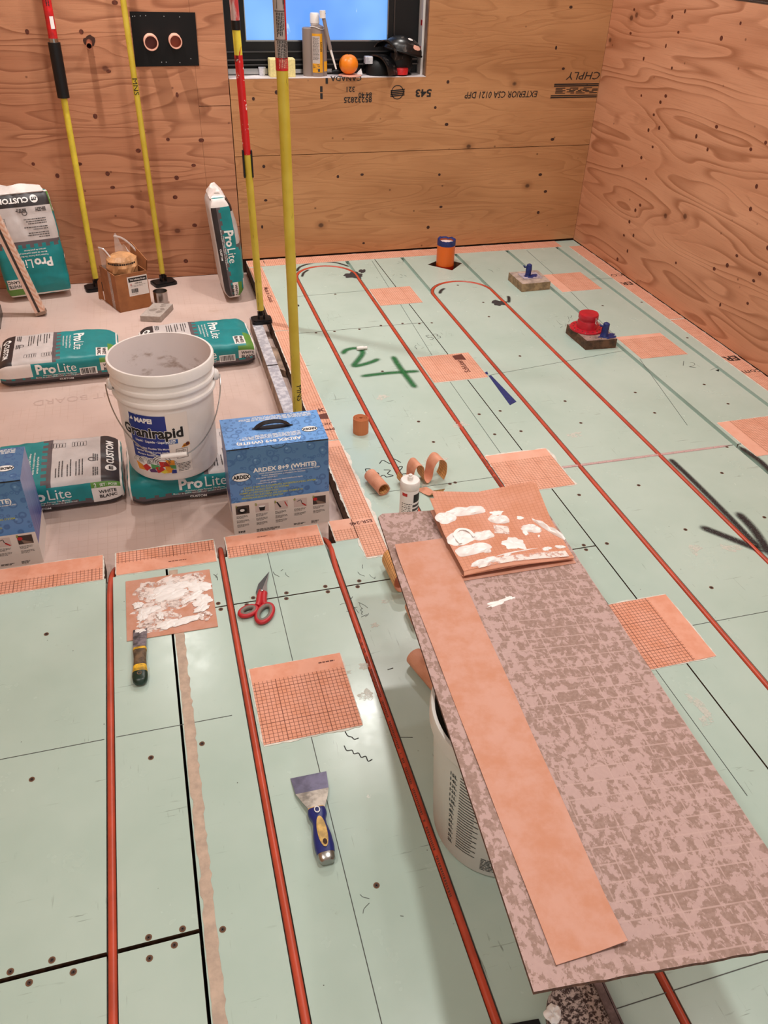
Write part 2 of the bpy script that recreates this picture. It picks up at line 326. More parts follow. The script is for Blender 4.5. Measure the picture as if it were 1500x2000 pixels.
class MB:
    def __init__(s): s.v = []; s.f = []; s.mi = []; s.uv = {}; s.cuts = []
    def add(s, vs, fs, mi=0, uvs=None):
        o = len(s.v); s.v += [Vector(p) for p in vs]
        for f in fs:
            if uvs: s.uv[len(s.f)] = [uvs[i] for i in f]
            s.f.append(tuple(o + i for i in f)); s.mi.append(mi)
        return s
    def box(s, a, b, mi=0, M_=None, top=None, side=None):
        x0, y0, z0 = a; x1, y1, z1 = b
        vs = [Vector(p) for p in ((x0,y0,z0),(x1,y0,z0),(x1,y1,z0),(x0,y1,z0),(x0,y0,z1),(x1,y0,z1),(x1,y1,z1),(x0,y1,z1))]
        if M_ is not None: vs = [M_ @ p for p in vs]
        fs = [(3,2,1,0),(4,5,6,7),(0,1,5,4),(1,2,6,5),(2,3,7,6),(3,0,4,7)]
        for i, f in enumerate(fs):
            m = mi
            if i == 1 and top is not None: m = top
            if i > 1 and side is not None: m = side
            s.add([vs[j] for j in f], [(0, 1, 2, 3)], m)
        return s
    def grid(s, fn, nu, nv, mi=0, closeu=False, uvfn=None):
        vs = [fn(i / nu, j / nv) for j in range(nv + 1) for i in range(nu + (0 if closeu else 1))]
        w = nu if closeu else nu + 1; fs = []
        for j in range(nv):
            for i in range(nu): fs.append((j*w+i, j*w+(i+1) % w, (j+1)*w+(i+1) % w, (j+1)*w+i))
        uvs = [uvfn(i / nu, j / nv) for j in range(nv + 1) for i in range(w)] if uvfn else None
        return s.add(vs, fs, mi, uvs)
    def lathe(s, prof, n=40, mi=0, c=(0, 0, 0), mis=None, sx=1.0, sy=1.0):
        c = Vector(c)
        vs = [c + Vector((r*math.cos(2*math.pi*k/n)*sx, r*math.sin(2*math.pi*k/n)*sy, z)) for r, z in prof for k in range(n)]
        for j in range(len(prof) - 1):
            fs = [(j*n+k, j*n+(k+1) % n, (j+1)*n+(k+1) % n, (j+1)*n+k) for k in range(n)]
            o = len(s.v) if j == 0 else o
            if j == 0: s.v += vs
            for f in fs: s.f.append(tuple(o+i for i in f)); s.mi.append(mis[j] if mis else mi)
        for j, flip in ((0, True), (len(prof) - 1, False)):
            if prof[j][0] > 1e-6:
                r = list(range(j*n, j*n+n)); r = r[::-1] if flip else r
                if getattr(s, 'nocap', False): continue
                s.f.append(tuple(o+i for i in r)); s.mi.append(mi if not mis else mis[0 if flip else -1])
        return s
    def tube(s, path, r, n=10, mi=0, caps=True, closed=False):
        P = [Vector(p) for p in path]; N = len(P); rs = r if isinstance(r, (list, tuple)) else [r]*N
        up = None; rings = []
        for i in range(N):
            t = (P[(i+1) % N] - P[i-1]) if closed else (P[min(i+1, N-1)] - P[max(i-1, 0)])
            t.normalize()
            if up is None: up = Vector((0, 0, 1)) if abs(t.z) < 0.9 else Vector((1, 0, 0))
            a = t.cross(up).normalized(); b = a.cross(t).normalized(); up = b
            rings.append([P[i] + a*(rs[i]*math.cos(2*math.pi*k/n)) + b*(rs[i]*math.sin(2*math.pi*k/n)) for k in range(n)])
        o = len(s.v); s.v += [p for rg in rings for p in rg]
        for j in range(N if closed else N - 1):
            q = (j+1) % N
            for k in range(n):
                s.f.append((o+j*n+k, o+j*n+(k+1) % n, o+q*n+(k+1) % n, o+q*n+k)); s.mi.append(mi)
        if caps and not closed:
            s.f.append(tuple(o+k for k in range(n))[::-1]); s.mi.append(mi)
            s.f.append(tuple(o+(N-1)*n+k for k in range(n))); s.mi.append(mi)
        return s
    def prism(s, poly, z0, z1, mi=0, xf=None, side=None):
        n = len(poly); xf = xf or (lambda x, y, z: Vector((x, y, z)))
        vs = [xf(x, y, z0) for x, y in poly] + [xf(x, y, z1) for x, y in poly]
        s.add(vs, [tuple(range(n))[::-1], tuple(range(n, 2*n))], mi)
        return s.add(vs, [(i, (i+1) % n, n+(i+1) % n, n+i) for i in range(n)], mi if side is None else side)
    def text(s, t, size, xf, x=0, y=0, mi=0, bold=0.0, sx=1.0, gridx=None, skew=0.0):
        s.cuts.append(len(s.f)); V, F = glyphs(t, bold)
        pts = [Vector((x + (p.x + skew*p.y)*size*sx, y + p.y*size, 0)) for p in V]
        if gridx:
            bm = bmesh.new(); bv = [bm.verts.new(p) for p in pts]
            for f in F:
                try: bm.faces.new([bv[i] for i in f])
                except ValueError: pass
            x0 = min(p.x for p in pts); x1 = max(p.x for p in pts); q = x0 + gridx
            while q < x1:
                bmesh.ops.bisect_plane(bm, geom=bm.verts[:] + bm.edges[:] + bm.faces[:], plane_co=(q, 0, 0), plane_no=(1, 0, 0)); q += gridx
            y0 = min(p.y for p in pts); y1 = max(p.y for p in pts); q = y0 + gridx*.7
            while q < y1:
                bmesh.ops.bisect_plane(bm, geom=bm.verts[:] + bm.edges[:] + bm.faces[:], plane_co=(0, q, 0), plane_no=(0, 1, 0)); q += gridx*.7
            bm.verts.index_update(); pts = [v.co.copy() for v in bm.verts]; F = [tuple(v.index for v in f.verts) for f in bm.faces]; bm.free()
        return s.add([xf(p.x, p.y) for p in pts], F, mi)
    def bars(s, xf, x0, x1, y, h, n, step, mi=0, seed=1, word=0.01, last=0.6):
        s.cuts.append(len(s.f)); rnd = random.Random(seed)
        for k in range(n):
            yy = y - k*step; xe = x1 - (x1-x0)*rnd.uniform(0, 0.15)
            if k == n-1: xe = x0 + (x1-x0)*last
            q = x0
            while q < xe:
                w = min(word*rnd.uniform(0.4, 1.5), xe - q)
                s.add([xf(q, yy), xf(q+w, yy), xf(q+w, yy+h), xf(q, yy+h)], [(0, 1, 2, 3)], mi); q += w + word*0.22
        return s
    def rect(s, xf, x0, y0, x1, y1, mi=0, nx=1, ny=1, uv=None):
        return s.grid(lambda u, v: xf(x0+(x1-x0)*u, y0+(y1-y0)*v), nx, ny, mi, uvfn=(lambda u, v: (x0+(x1-x0)*u, y0+(y1-y0)*v)) if uv else None)
    def disc(s, xf, x, y, rx, ry=None, mi=0, n=20, r0=0.0, a0=0.0, a1=360.0):
        ry = ry or rx; vs = []; full = abs(a1-a0) >= 359.9
        m = n if full else n+1
        ang = [R(a0 + (a1-a0)*k/n) for k in range(m)]
        vs = [xf(x+rx*math.cos(a), y+ry*math.sin(a)) for a in ang]
        if r0 <= 0 and full: return s.add(vs, [tuple(range(n))], mi)
        ins = [xf(x+rx*r0*math.cos(a), y+ry*r0*math.sin(a)) for a in ang]
        return s.add(vs+ins, [(k, (k+1) % m, m+(k+1) % m, m+k) for k in range(n)], mi)
    def blob(s, xf, x, y, l, w, ang=0, h=0.002, seed=0, jag=0.25, mi=0, n=36):
        rnd = random.Random(seed); ph = [rnd.uniform(0, 6.28) for _ in range(6)]
        ca, sa = math.cos(R(ang)), math.sin(R(ang)); rings = []
        for q, hh in ((1.0, 0.0), (0.86, 0.6), (0.5, 1.0), (0.2, 0.75)):
            rg = []
            for k in range(n):
                a = 2*math.pi*k/n
                sq = 1/max(abs(math.cos(a))**2.6 + abs(math.sin(a))**2.6, 1e-6)**(1/2.6)
                rr = q*sq*(1 + jag*(0.35*math.sin(3*a+ph[0]) + 0.3*math.sin(5*a+ph[1]) + 0.25*math.sin(9*a+ph[2]) + 0.2*rnd.uniform(-1, 1)*(q > .9)))
                px, py = l/2*rr*math.cos(a), w/2*rr*math.sin(a)
                rg.append(xf(x+px*ca-py*sa, y+px*sa+py*ca, hh*h*(1+0.5*math.sin(4*a+ph[3]+q*5))))
            rings.append(rg)
        vs = [p for r in rings for p in r]; c = len(vs); vs.append(xf(x, y, h*0.7)); fs = []
        for j in range(3):
            for k in range(n): fs.append((j*n+k, j*n+(k+1) % n, (j+1)*n+(k+1) % n, (j+1)*n+k))
        for k in range(n): fs.append((3*n+k, 3*n+(k+1) % n, c))
        return s.add(vs, fs, mi)
    def ribbon(s, pts, w, xf, mi=0, caps=True, sub=6):
        P = [Vector(p).to_2d() if len(p) > 2 else Vector(p) for p in pts]
        P = smooth2(P, sub); n = len(P); L = [0]
        for i in range(1, n): L.append(L[-1] + (P[i]-P[i-1]).length)
        vs = []; uv = []; T = L[-1]
        for i in range(n):
            t = (P[min(i+1, n-1)] - P[max(i-1, 0)]).normalized(); nn = Vector((-t.y, t.x))
            for q in (-1, 1): vs.append(xf(*(P[i] + nn*(q*w/2)))); uv.append((0 if q < 0 else 1, min(1.0, min(L[i], T-L[i])/(w*0.6))))
        return s.add(vs, [(2*i, 2*i+1, 2*i+3, 2*i+2) for i in range(n-1)], mi, uv)
    def build(s, name, mats_, parent=None, smooth=False, bevel=0.0, seg=2, loc=None, recalc=True, merge=False):
        me = bpy.data.meshes.new(name); me.from_pydata([tuple(p) for p in s.v], [], s.f)
        mats_ = mats_ if isinstance(mats_, (list, tuple)) else [mats_]
        for m in mats_: me.materials.append(M[m] if isinstance(m, str) else m)
        if s.uv:
            ul = me.uv_layers.new(name='uv')
            for p in me.polygons:
                q = s.uv.get(p.index)
                if q:
                    for li, c in zip(p.loop_indices, q): ul.data[li].uv = c
        me.polygons.foreach_set('material_index', s.mi)
        if smooth: me.polygons.foreach_set('use_smooth', [True]*len(me.polygons))
        if recalc or merge:
            bm = bmesh.new(); bm.from_mesh(me)
            if merge: bmesh.ops.remove_doubles(bm, verts=bm.verts[:], dist=1e-5)
            if recalc: bmesh.ops.recalc_face_normals(bm, faces=bm.faces[:])
            if bevel:
                ed = [e for e in bm.edges if len(e.link_faces) == 2 and e.calc_face_angle(0) > 0.6]
                bmesh.ops.bevel(bm, geom=ed, offset=bevel, segments=seg, affect='EDGES', profile=0.6, material=-1)
            bm.to_mesh(me); bm.free()
        if smooth:
            try: me.set_sharp_from_angle(angle=R(40))
            except Exception: pass
        o = bpy.data.objects.new(name, me); COL.objects.link(o)
        if parent: o.parent = parent
        if loc: o.location = loc
        return o

def build_pieces(s, name, mats_, parent=None):
    # one part per printed word group
    cu = sorted(set([0] + s.cuts + [len(s.f)]))
    for a, b in zip(cu, cu[1:]):
        if b <= a: continue
        q = MB(); mp_ = {}
        for i in range(a, b):
            f = []
            for k in s.f[i]:
                if k not in mp_: mp_[k] = len(q.v); q.v.append(s.v[k])
                f.append(mp_[k])
            q.f.append(tuple(f)); q.mi.append(s.mi[i])
        q.build(name, mats_, parent, recalc=False)
MB.build_pieces = build_pieces

def boxm(a, b, name, mat, parent=None, bevel=0.0, **k):
    m = MB(); m.box(a, b)
    me = m.build(name, mat, parent, bevel=bevel, merge=True, **k); return me

def smooth2(P, sub=6):
    if len(P) < 3 or sub < 2: return list(P)
    Q = [P[0]*2-P[1]] + list(P) + [P[-1]*2-P[-2]]; out = []
    for i in range(1, len(Q)-2):
        for k in range(sub):
            t = k/sub; a, b, c, d = Q[i-1], Q[i], Q[i+1], Q[i+2]
            out.append(0.5*((2*b) + (c-a)*t + (2*a-5*b+4*c-d)*t*t + (3*b-a-3*c+d)*t**3))
    out.append(P[-1]); return out
def smooth3(P, sub=6): return smooth2([Vector(p) for p in P], sub)

def thing(name, label, cat, loc=(0, 0, 0), rotz=0.0, group=None, rot=None):
    o = bpy.data.objects.new(name, None); COL.objects.link(o); o.empty_display_size = 0.05
    o.location = loc; o.rotation_euler = rot if rot else (0, 0, R(rotz))
    o['label'] = label; o['category'] = cat
    if group: o['group'] = group
    return o
def tag(o, label, cat, group=None):
    o['label'] = label; o['category'] = cat
    if group: o['group'] = group
    return o
def struct(name, loc=(0, 0, 0)):
    o = bpy.data.objects.new(name, None); COL.objects.link(o); o.empty_display_size = 0.05
    o.location = loc; o['kind'] = 'structure'; return o
def flat(z, ang=0.0, ox=0.0, oy=0.0):        # text/marks lying face up, text turned by ang
    c, s_ = math.cos(R(ang)), math.sin(R(ang))
    return lambda x, y, h=0.0: Vector((ox + x*c - y*s_, oy + x*s_ + y*c, z + h))
def front(Y, ang=0.0, ox=0.0, oz=0.0):       # on a plane facing -y
    c, s_ = math.cos(R(ang)), math.sin(R(ang))
    return lambda x, y, h=0.0: Vector((ox + x*c - y*s_, Y - h, oz + x*s_ + y*c))
def boolean(o, cutter_mb):
    c = cutter_mb.build('cut', [M['green']], merge=True)
    md = o.modifiers.new('b', 'BOOLEAN'); md.operation = 'DIFFERENCE'; md.object = c; md.solver = 'EXACT'; md.use_self = True
    bpy.context.view_layer.update()
    dg = bpy.context.evaluated_depsgraph_get()
    me = bpy.data.meshes.new_from_object(o.evaluated_get(dg))
    o.modifiers.clear(); old = o.data; o.data = me; bpy.data.meshes.remove(old)
    cm_ = c.data; bpy.data.objects.remove(c); bpy.data.meshes.remove(cm_)
# ------------------------------------------------------------------ the setting
D = 0.3048; YB = 4.22; XR = 2.593; XL = -0.75; YF = -1.25; ZR = -0.062   # back, right, left, front limits; recess level
XE = 0.70; YE = 1.897                                                     # recess edges

def build_lamps():
    for i, (x, y, e, where) in enumerate(POTS):
        t = thing('ceiling_spotlight', '', 'light', (x, y, CEIL), group='recessed ceiling lights above the room')
        t['label'] = 'round recessed ceiling light with white trim, ' + where
        m = MB(); m.lathe([(0.075, -0.004), (0.085, -0.004), (0.088, 0.0), (0.075, 0.004)], 24); m.build('trim_ring', 'white_pl', t, smooth=True)
        m = MB(); m.disc(lambda a, b: Vector((a, b, -0.003)), 0, 0, 0.074, n=24); m.build('diffuser', 'glow', t)
        ld = bpy.data.lights.new('spot', 'AREA'); ld.shape = 'DISK'; ld.size = 0.06 if i == 1 else 0.14; ld.energy = e; ld.color = (1.0, 0.965, 0.92); ld.spread = R(100 if i == 1 else 165)
        lo = bpy.data.objects.new('bulb', ld); COL.objects.link(lo); lo.parent = t; lo.location = (0, 0, -0.012)

def build_floor():
    fl = struct('floor')
    boxm((XL, YF, -0.09), (XR, YB, -0.0625), 'subfloor', 'sub', fl)
    KS = {3: 3.914, 4: 4.13, 5: 4.13, 6: 4.13, 7: 4.14, 8: 4.14}
    def groove_path(x, y0, y1): return [(x, y0, -0.006), (x, y1, -0.006)]
    def cut(panel, x0, x1, y0, y1, edge=True):
        m = MB(); hit = False
        for k in range(-2, 9):
            x = k*D
            if x0+0.01 < x < x1-0.01:
                yt = KS.get(k, 99)
                a, b = y0-0.01, min(y1+0.01, yt)
                if b > a: m.box((x-.0096, a, -.0185), (x+.0096, b, .01)); hit = True
        if hit: boolean(panel, m)
        for xc, yc in ((3.5*D, 3.914), (5.5*D, 3.57)):
            if x0 < xc < x1 and y0 < yc+.15 < y1:
                m = MB(); m.tube([(xc+D/2*math.cos(R(180-a*6)), yc+D/2*math.sin(R(180-a*6)), -0.006) for a in range(-1, 32)], 0.0112, 12); boolean(panel, m)
        return panel
    def edges(o):
        me = o.data; me.materials.clear(); me.materials.append(M['green']); me.materials.append(M['panel_edge'])
        for p in me.polygons:
            zs = [me.vertices[i].co.z for i in p.vertices]
            p.material_index = 1 if (abs(p.normal.z) < 0.3 and min(zs) < -0.03) or p.normal.z < -0.5 and min(zs) < -0.03 else 0
    panels = {}
    def panel(key, poly, notches=(), hole=None):
        xs = [q[0] for q in poly]; ys = [q[1] for q in poly]
        m = MB(); m.prism(poly, -0.0615, 0.0); o = m.build('floor_panel', 'green', fl, merge=True)
        cut(o, min(xs), max(xs), min(ys), max(ys))
        for b in notches:
            m = MB(); m.box((b[0], b[1], -0.2), (b[2], b[3], 0.1)); boolean(o, m)
        if hole:
            m = MB(); m.prism(hole, -0.2, 0.1); boolean(o, m)
        edges(o); panels[key] = o
    s = 0.152
    panel('A1', [(XL, 0.772), (s-.003, 0.772), (s-.003, YE), (XL, YE)], [(-0.016, 1.79, 0.0175, 2.0)])
    panel('A0', [(XL, YF), (s-.003, YF), (s-.003, 0.764), (XL, 0.764)])
    panel('B0', [(s+.003, YF), (1.370, YF), (1.370, 1.6025), (s+.003, 1.6025)])
    panel('B1', [(s+.003, 1.6065), (1.370, 1.6065), (1.370, 3.2605), (XE, 3.2605), (XE, YE), (s+.003, YE)], [(0.291, 1.805, 0.322, 2.0), (0.600, 1.795, 0.633, 2.0)])
    panel('B2', [(XE, 3.2635), (1.370, 3.2635), (1.370, YB-.004), (XE, YB-.004)])
    panel('C0', [(1.374, YF), (XR-.003, YF), (XR-.003, 2.008), (1.374, 2.008)])
    panel('C1', [(1.374, 2.012), (XR-.003, 2.012), (XR-.003, YB-.004), (1.374, YB-.004)], (), [(1.626, 3.983), (1.727, 3.877), (1.815, 3.97), (1.735, 4.06)])
    # screws, each sunk in its panel
    SC = [(-0.158,1.172),(0.083,1.166),(-0.167,0.78),(-0.135,0.753),(-0.1,0.782),(-0.064,0.752),(0.062,0.779),(0.062,0.742),(0.105,0.754),(0.121,0.779),(0.19,0.76),(-0.152,1.607),(0.192,1.176),(0.275,1.618),(0.279,1.594),(0.367,1.618),(0.347,1.595),(0.456,1.616),(0.452,1.594),(0.563,1.617),(0.565,1.594),(0.658,1.617),(0.648,1.595),(0.478,0.769),(1.081,2.414),(1.089,2.267),(1.059,2.008),(1.078,2.011),(1.317,2.416),(1.403,2.422),(1.319,2.268),(1.42,2.267),(1.66,2.273),(1.443,1.854),(1.335,1.594),(1.338,1.615),(1.057,3.675),(1.691,3.265),(1.408,3.251),(1.06,2.831),(0.875,3.252),(0.957,3.25),(1.07,3.25),(1.174,3.27),(1.276,3.272),(1.35,3.254),(1.684,3.67),(1.728,3.432),(1.665,2.845),(2.282,3.278),(2.493,3.279),(2.48,2.86),(2.292,2.444),(1.981,2.443),(2.29,2.281),(1.677,2.439),(1.97,2.28),(1.975,1.86),(2.093,2.003),(1.66,1.859),(1.409,1.606),(1.677,1.611),(1.599,1.359),(1.956,1.609)]
    m = MB(); m.disc(lambda a, b: Vector((a, b, 0.0003)), 0, 0, 0.0062, mi=0, n=14); m.lathe([(0.0038, 0.0004), (0.0036, 0.0009), (0.0016, 0.0009), (0.001, 0.0004)], 12, 1); m.nocap = True
    s0 = None
    for x, y in SC:
        p = panels[('A1' if y > .768 else 'A0') if x < .152 else (('C1' if y > 2.01 else 'C0') if x > 1.372 else ('B0' if y < 1.605 else 'B1' if y < 3.262 else 'B2'))]
        if s0 is None: s0 = m.build('screw', ['rust', 'screw'], p); o = s0
        else: o = s0.copy(); COL.objects.link(o); o.parent = p
        o.location = (x, y, 0)
    # recess tray
    m = MB(); m.box((XL, YE-.05, -0.0625), (XE-.002, YB, ZR)); m.build('tray_board', 'beige', fl, merge=True)
    m = MB(); m.text('CEMENT BOARD', 0.06, flat(ZR+.0006, 183), 0, 0); o = m.build('board_lettering', 'faint_ink', fl, loc=(-.06, 2.985, 0))
    # bare strip beside the long seam
    rnd = random.Random(4); L_ = []; R_ = []; y = 0.45
    while y < 1.79:
        L_.append((0.1565+rnd.uniform(0, .002) + (0.004 if 0.8 < y < 1.05 and rnd.random() > .5 else 0), y)); R_.append((0.1815+rnd.uniform(-.003, .0015), y)); y += 0.012
    m = MB(); m.prism(L_[::-1] + R_, 0.0002, 0.0008)
    m.build('bare_filler_strip', simple('filler_strip', (190, 168, 150), 0.7, var=0.08, scale=40), fl)
    # pencil and chalk lines
    m = MB(); f = flat(0.0005)
    def ln(a, b, w=0.0017):
        d = (Vector(b)-Vector(a)).normalized(); n = Vector((-d.y, d.x))*(w/2); a = Vector(a); b = Vector(b)
        m.add([f(*(a-n)), f(*(b-n)), f(*(b+n)), f(*(a+n))], [(0, 1, 2, 3)])
    for a, b in [((-.75, 1.24), (-.013, 1.24)), ((.012, 1.24), (.265, 1.238)), ((.433, 1.80), (.428, 1.36)), ((.427, 1.14), (.424, .3)), ((1.30, 2.92), (1.285, 1.61)), ((1.285, 1.6), (1.285, .76)),
                 ((1.352, 4.1), (1.335, 3.70)), ((1.33, 3.49), (1.303, 2.93)), ((2.246, 4.1), (2.232, 3.72)), ((2.21, 3.48), (2.167, 2.93)), ((2.155, 2.71), (2.04, 2.17)), ((1.45, 1.24), (2.1, 1.236)),
                 ((1.46, 2.704), (2.13, 2.80)), ((.83, 3.68), (1.23, 3.69)), ((.79, 2.011), (1.24, 2.012)), ((.78, .459), (1.2, .462)), ((2.36, 3.62), (2.52, 3.605)), ((.60, 1.09), (.645, 1.078))]: ln(a, b)
    for a, b in [((.645, 1.285), (.660, 1.287))]: ln(a, b, .0025)
    m.build('pencil_line', 'pencil', fl)
    # handwriting
    m = MB(); m.text('53½', 0.075, flat(.0005, 12), 0, 0, 0, -.03); m.build('handwriting', 'pencil', fl, loc=(1.40, 3.11, 0))
    m = MB(); m.text('12', 0.075, flat(.0005, -35), 0, 0, 0, -.035); m.text('¼', 0.075, flat(.0005, -35), .11, 0, 0, -.035); m.build('handwriting', 'pencil', fl, loc=(2.33, 2.62, 0))
    m = MB(); f = flat(.0006)
    def pen(pts, w=.0032): m.ribbon(pts, w, f)
    pen([(.868, 2.175), (.885, 2.192), (.903, 2.168), (.922, 2.192), (.94, 2.165)]); pen([(.905, 2.135), (.938, 2.14), (.91, 2.10), (.945, 2.098)]); pen([(.872, 2.135), (.892, 2.128), (.878, 2.11), (.893, 2.095), (.868, 2.092)])
    pen([(.845, 2.095), (.862, 2.105), (.87, 2.09)]); pen([(.835, 2.13), (.85, 2.12), (.84, 2.10), (.828, 2.115), (.836, 2.13)]); pen([(.815, 2.155), (.83, 2.15), (.828, 2.135), (.814, 2.138), (.814, 2.155)]); pen([(.815, 2.08), (.835, 2.085), (.818, 2.068), (.832, 2.058)])
    m.build('handwriting', 'ink', fl)
    m = MB()
    pen([(.503, 1.131), (.506, 1.118), (.514, 1.112), (.518, 1.105), (.528, 1.106)], .0022); pen([(.492, 1.094), (.495, 1.08), (.506, 1.078), (.508, 1.068), (.518, 1.067), (.521, 1.055), (.531, 1.055), (.533, 1.042), (.543, 1.044)], .0022)
    m.build('handwriting', 'ink', fl)
    for (x, y, n, sd) in [(2.0, 3.1, 5, 1), (2.05, 3.17, 5, 2), (1.44, 3.86, 5, 3), (1.95, 3.85, 5, 4), (1.5, 4.03, 4, 5), (.62, 1.49, 7, 6), (.63, 1.54, 6, 7), (.475, .72, 3, 8), (.68, 1.64, 4, 9), (1.25, 3.03, 5, 10), (.30, 1.72, 3, 11), (.47, 1.69, 3, 12)]:
        rn = random.Random(sd); m = MB()
        for k in range(n):
            a = Vector((x+rn.uniform(-.03, .03), y+rn.uniform(-.03, .03))); d = Vector((rn.uniform(-.02, .02), rn.uniform(-.03, .03)))
            m.ribbon([a, a+d*.5+Vector((rn.uniform(-.004, .004), 0)), a+d], rn.uniform(.0008, .002), flat(.0004))
        m.build('scuff_mark', 'pencil', fl)
    # spray paint
    def spray(name, pts, w, mat, z=.0008): m = MB(); m.ribbon(pts, w, flat(z), sub=8); return m.build(name, mat, fl)
    spray('green_paint_mark', [(.935, 3.01), (.965, 3.055), (1.015, 3.06), (1.025, 3.015), (.985, 2.945), (.948, 2.893)], .04, 'spray_green'); spray('green_paint_mark', [(.94, 2.896), (.985, 2.902), (1.04, 2.922), (1.085, 2.95)], .04, 'spray_green', .001)
    spray('green_paint_mark', [(.955, 2.806), (1.08, 2.81), (1.215, 2.80)], .04, 'spray_green'); spray('green_paint_mark', [(1.14, 2.965), (1.138, 2.88), (1.142, 2.76), (1.148, 2.655)], .042, 'spray_green', .001)
    spray('green_paint_mark', [(1.045, .735), (1.08, .74), (1.115, .745)], .055, 'spray_green')
    spray('black_paint_mark', [(.93, 4.01), (.96, 4.075), (1.02, 4.115), (1.087, 4.125), (1.16, 4.10), (1.215, 4.03)], .022, 'spray_black')
    m = MB(); m.blob(flat(.0006), 1.205, 3.905, .085, .09, 60, .0006, 4, .35); m.build('black_paint_mark', 'spray_black_flat', fl)
    m = MB(); m.blob(flat(.0006), 1.262, 3.955, .05, .035, 70, .0006, 5, .3); m.build('black_paint_mark', 'spray_black_flat', fl)
    m = MB(); m.blob(flat(.0006), 1.80, 3.41, .06, .07, 60, .0006, 6, .35); m.build('black_paint_mark', 'spray_black_flat', fl)
    spray('black_paint_mark', [(1.845, 3.40), (1.868, 3.45), (1.88, 3.49)], .025, 'spray_black'); spray('black_paint_mark', [(1.555, 3.575), (1.58, 3.62), (1.61, 3.645)], .025, 'spray_black')
    spray('black_paint_mark', [(.942, 3.93), (.965, 3.99), (1.0, 4.03)], .02, 'spray_black')
    spray('black_paint_mark', [(1.850, 1.985), (1.852, 1.85), (1.85, 1.70), (1.846, 1.57), (1.842, 1.47)], .032, 'spray_black')
    spray('black_paint_mark', [(1.725, 1.62), (1.775, 1.555), (1.85, 1.455)], .042, 'spray_black'); spray('black_paint_mark', [(1.888, 1.66), (1.882, 1.56), (1.85, 1.43)], .045, 'spray_black', .001)
    spray('black_paint_mark', [(2.135, 2.0), (2.15, 1.9), (2.14, 1.78)], .035, 'spray_black')
    spray('pink_filler_smear', [(1.40, 2.014), (1.75, 2.012), (2.12, 2.009)], .02, 'haze_pink')
    m = MB(); m.blob(flat(.0006), 1.325, 1.0, .022, .075, 12, .0006, 4, .4); m.blob(flat(.0006), 1.315, .955, .03, .026, 10, .0006, 9, .4); m.build('mortar_drip', 'mortar', fl)
    for i, (x, y, l, w, a) in enumerate([(1.05, 2.15, .10, .04, 20), (.86, 1.78, .05, .02, 0), (1.0, 2.62, .05, .03, 30), (.98, 2.03, .04, .02, 60), (1.22, 2.36, .05, .04, 0), (.595, 1.31, .03, .02, 0), (.575, 1.22, .035, .03, 20), (.555, 1.30, .02, .01, 0), (1.65, 1.52, .05, .03, 40), (1.76, 1.50, .06, .03, -20), (.655, 1.44, .02, .015, 0), (.71, 1.52, .03, .012, 0), (1.6, 2.2, .05, .03, 10)]):
        m = MB(); m.blob(flat(.0005), x, y, l, w, a, .0004, 40+i, .5); m.build('mortar_smudge', 'mortar', fl)
    m = MB(); m.prism([(1.466, 2.70), (1.478, 2.703), (1.491, 2.475), (1.456, 2.455)], .0004, .0012); tag(m.build('masking_tape', 'tape_blue'), 'torn strip of dark blue masking tape stuck on the green floor', 'tape')
    m = MB(); m.prism([(1.447, 2.722), (1.475, 2.738), (1.470, 2.712)], .0004, .0012); tag(m.build('masking_tape', 'tape_blue'), 'tiny torn scrap of dark blue tape beside the Schluter patch corner'.replace('Schluter', 'lettered'), 'tape')
    return fl

def add_knots(parent, pts, xf, r, name='knot', mat='knot'):
    m = MB(); rn = random.Random(3)
    for a, b in pts: m.disc(lambda x, y: xf(a+x, b+y), 0, 0, r*rn.uniform(.6, 1.15), r*rn.uniform(.6, 1.0), n=12)
    o = m.build(name, mat, parent); o['kind'] = 'stuff'; return o

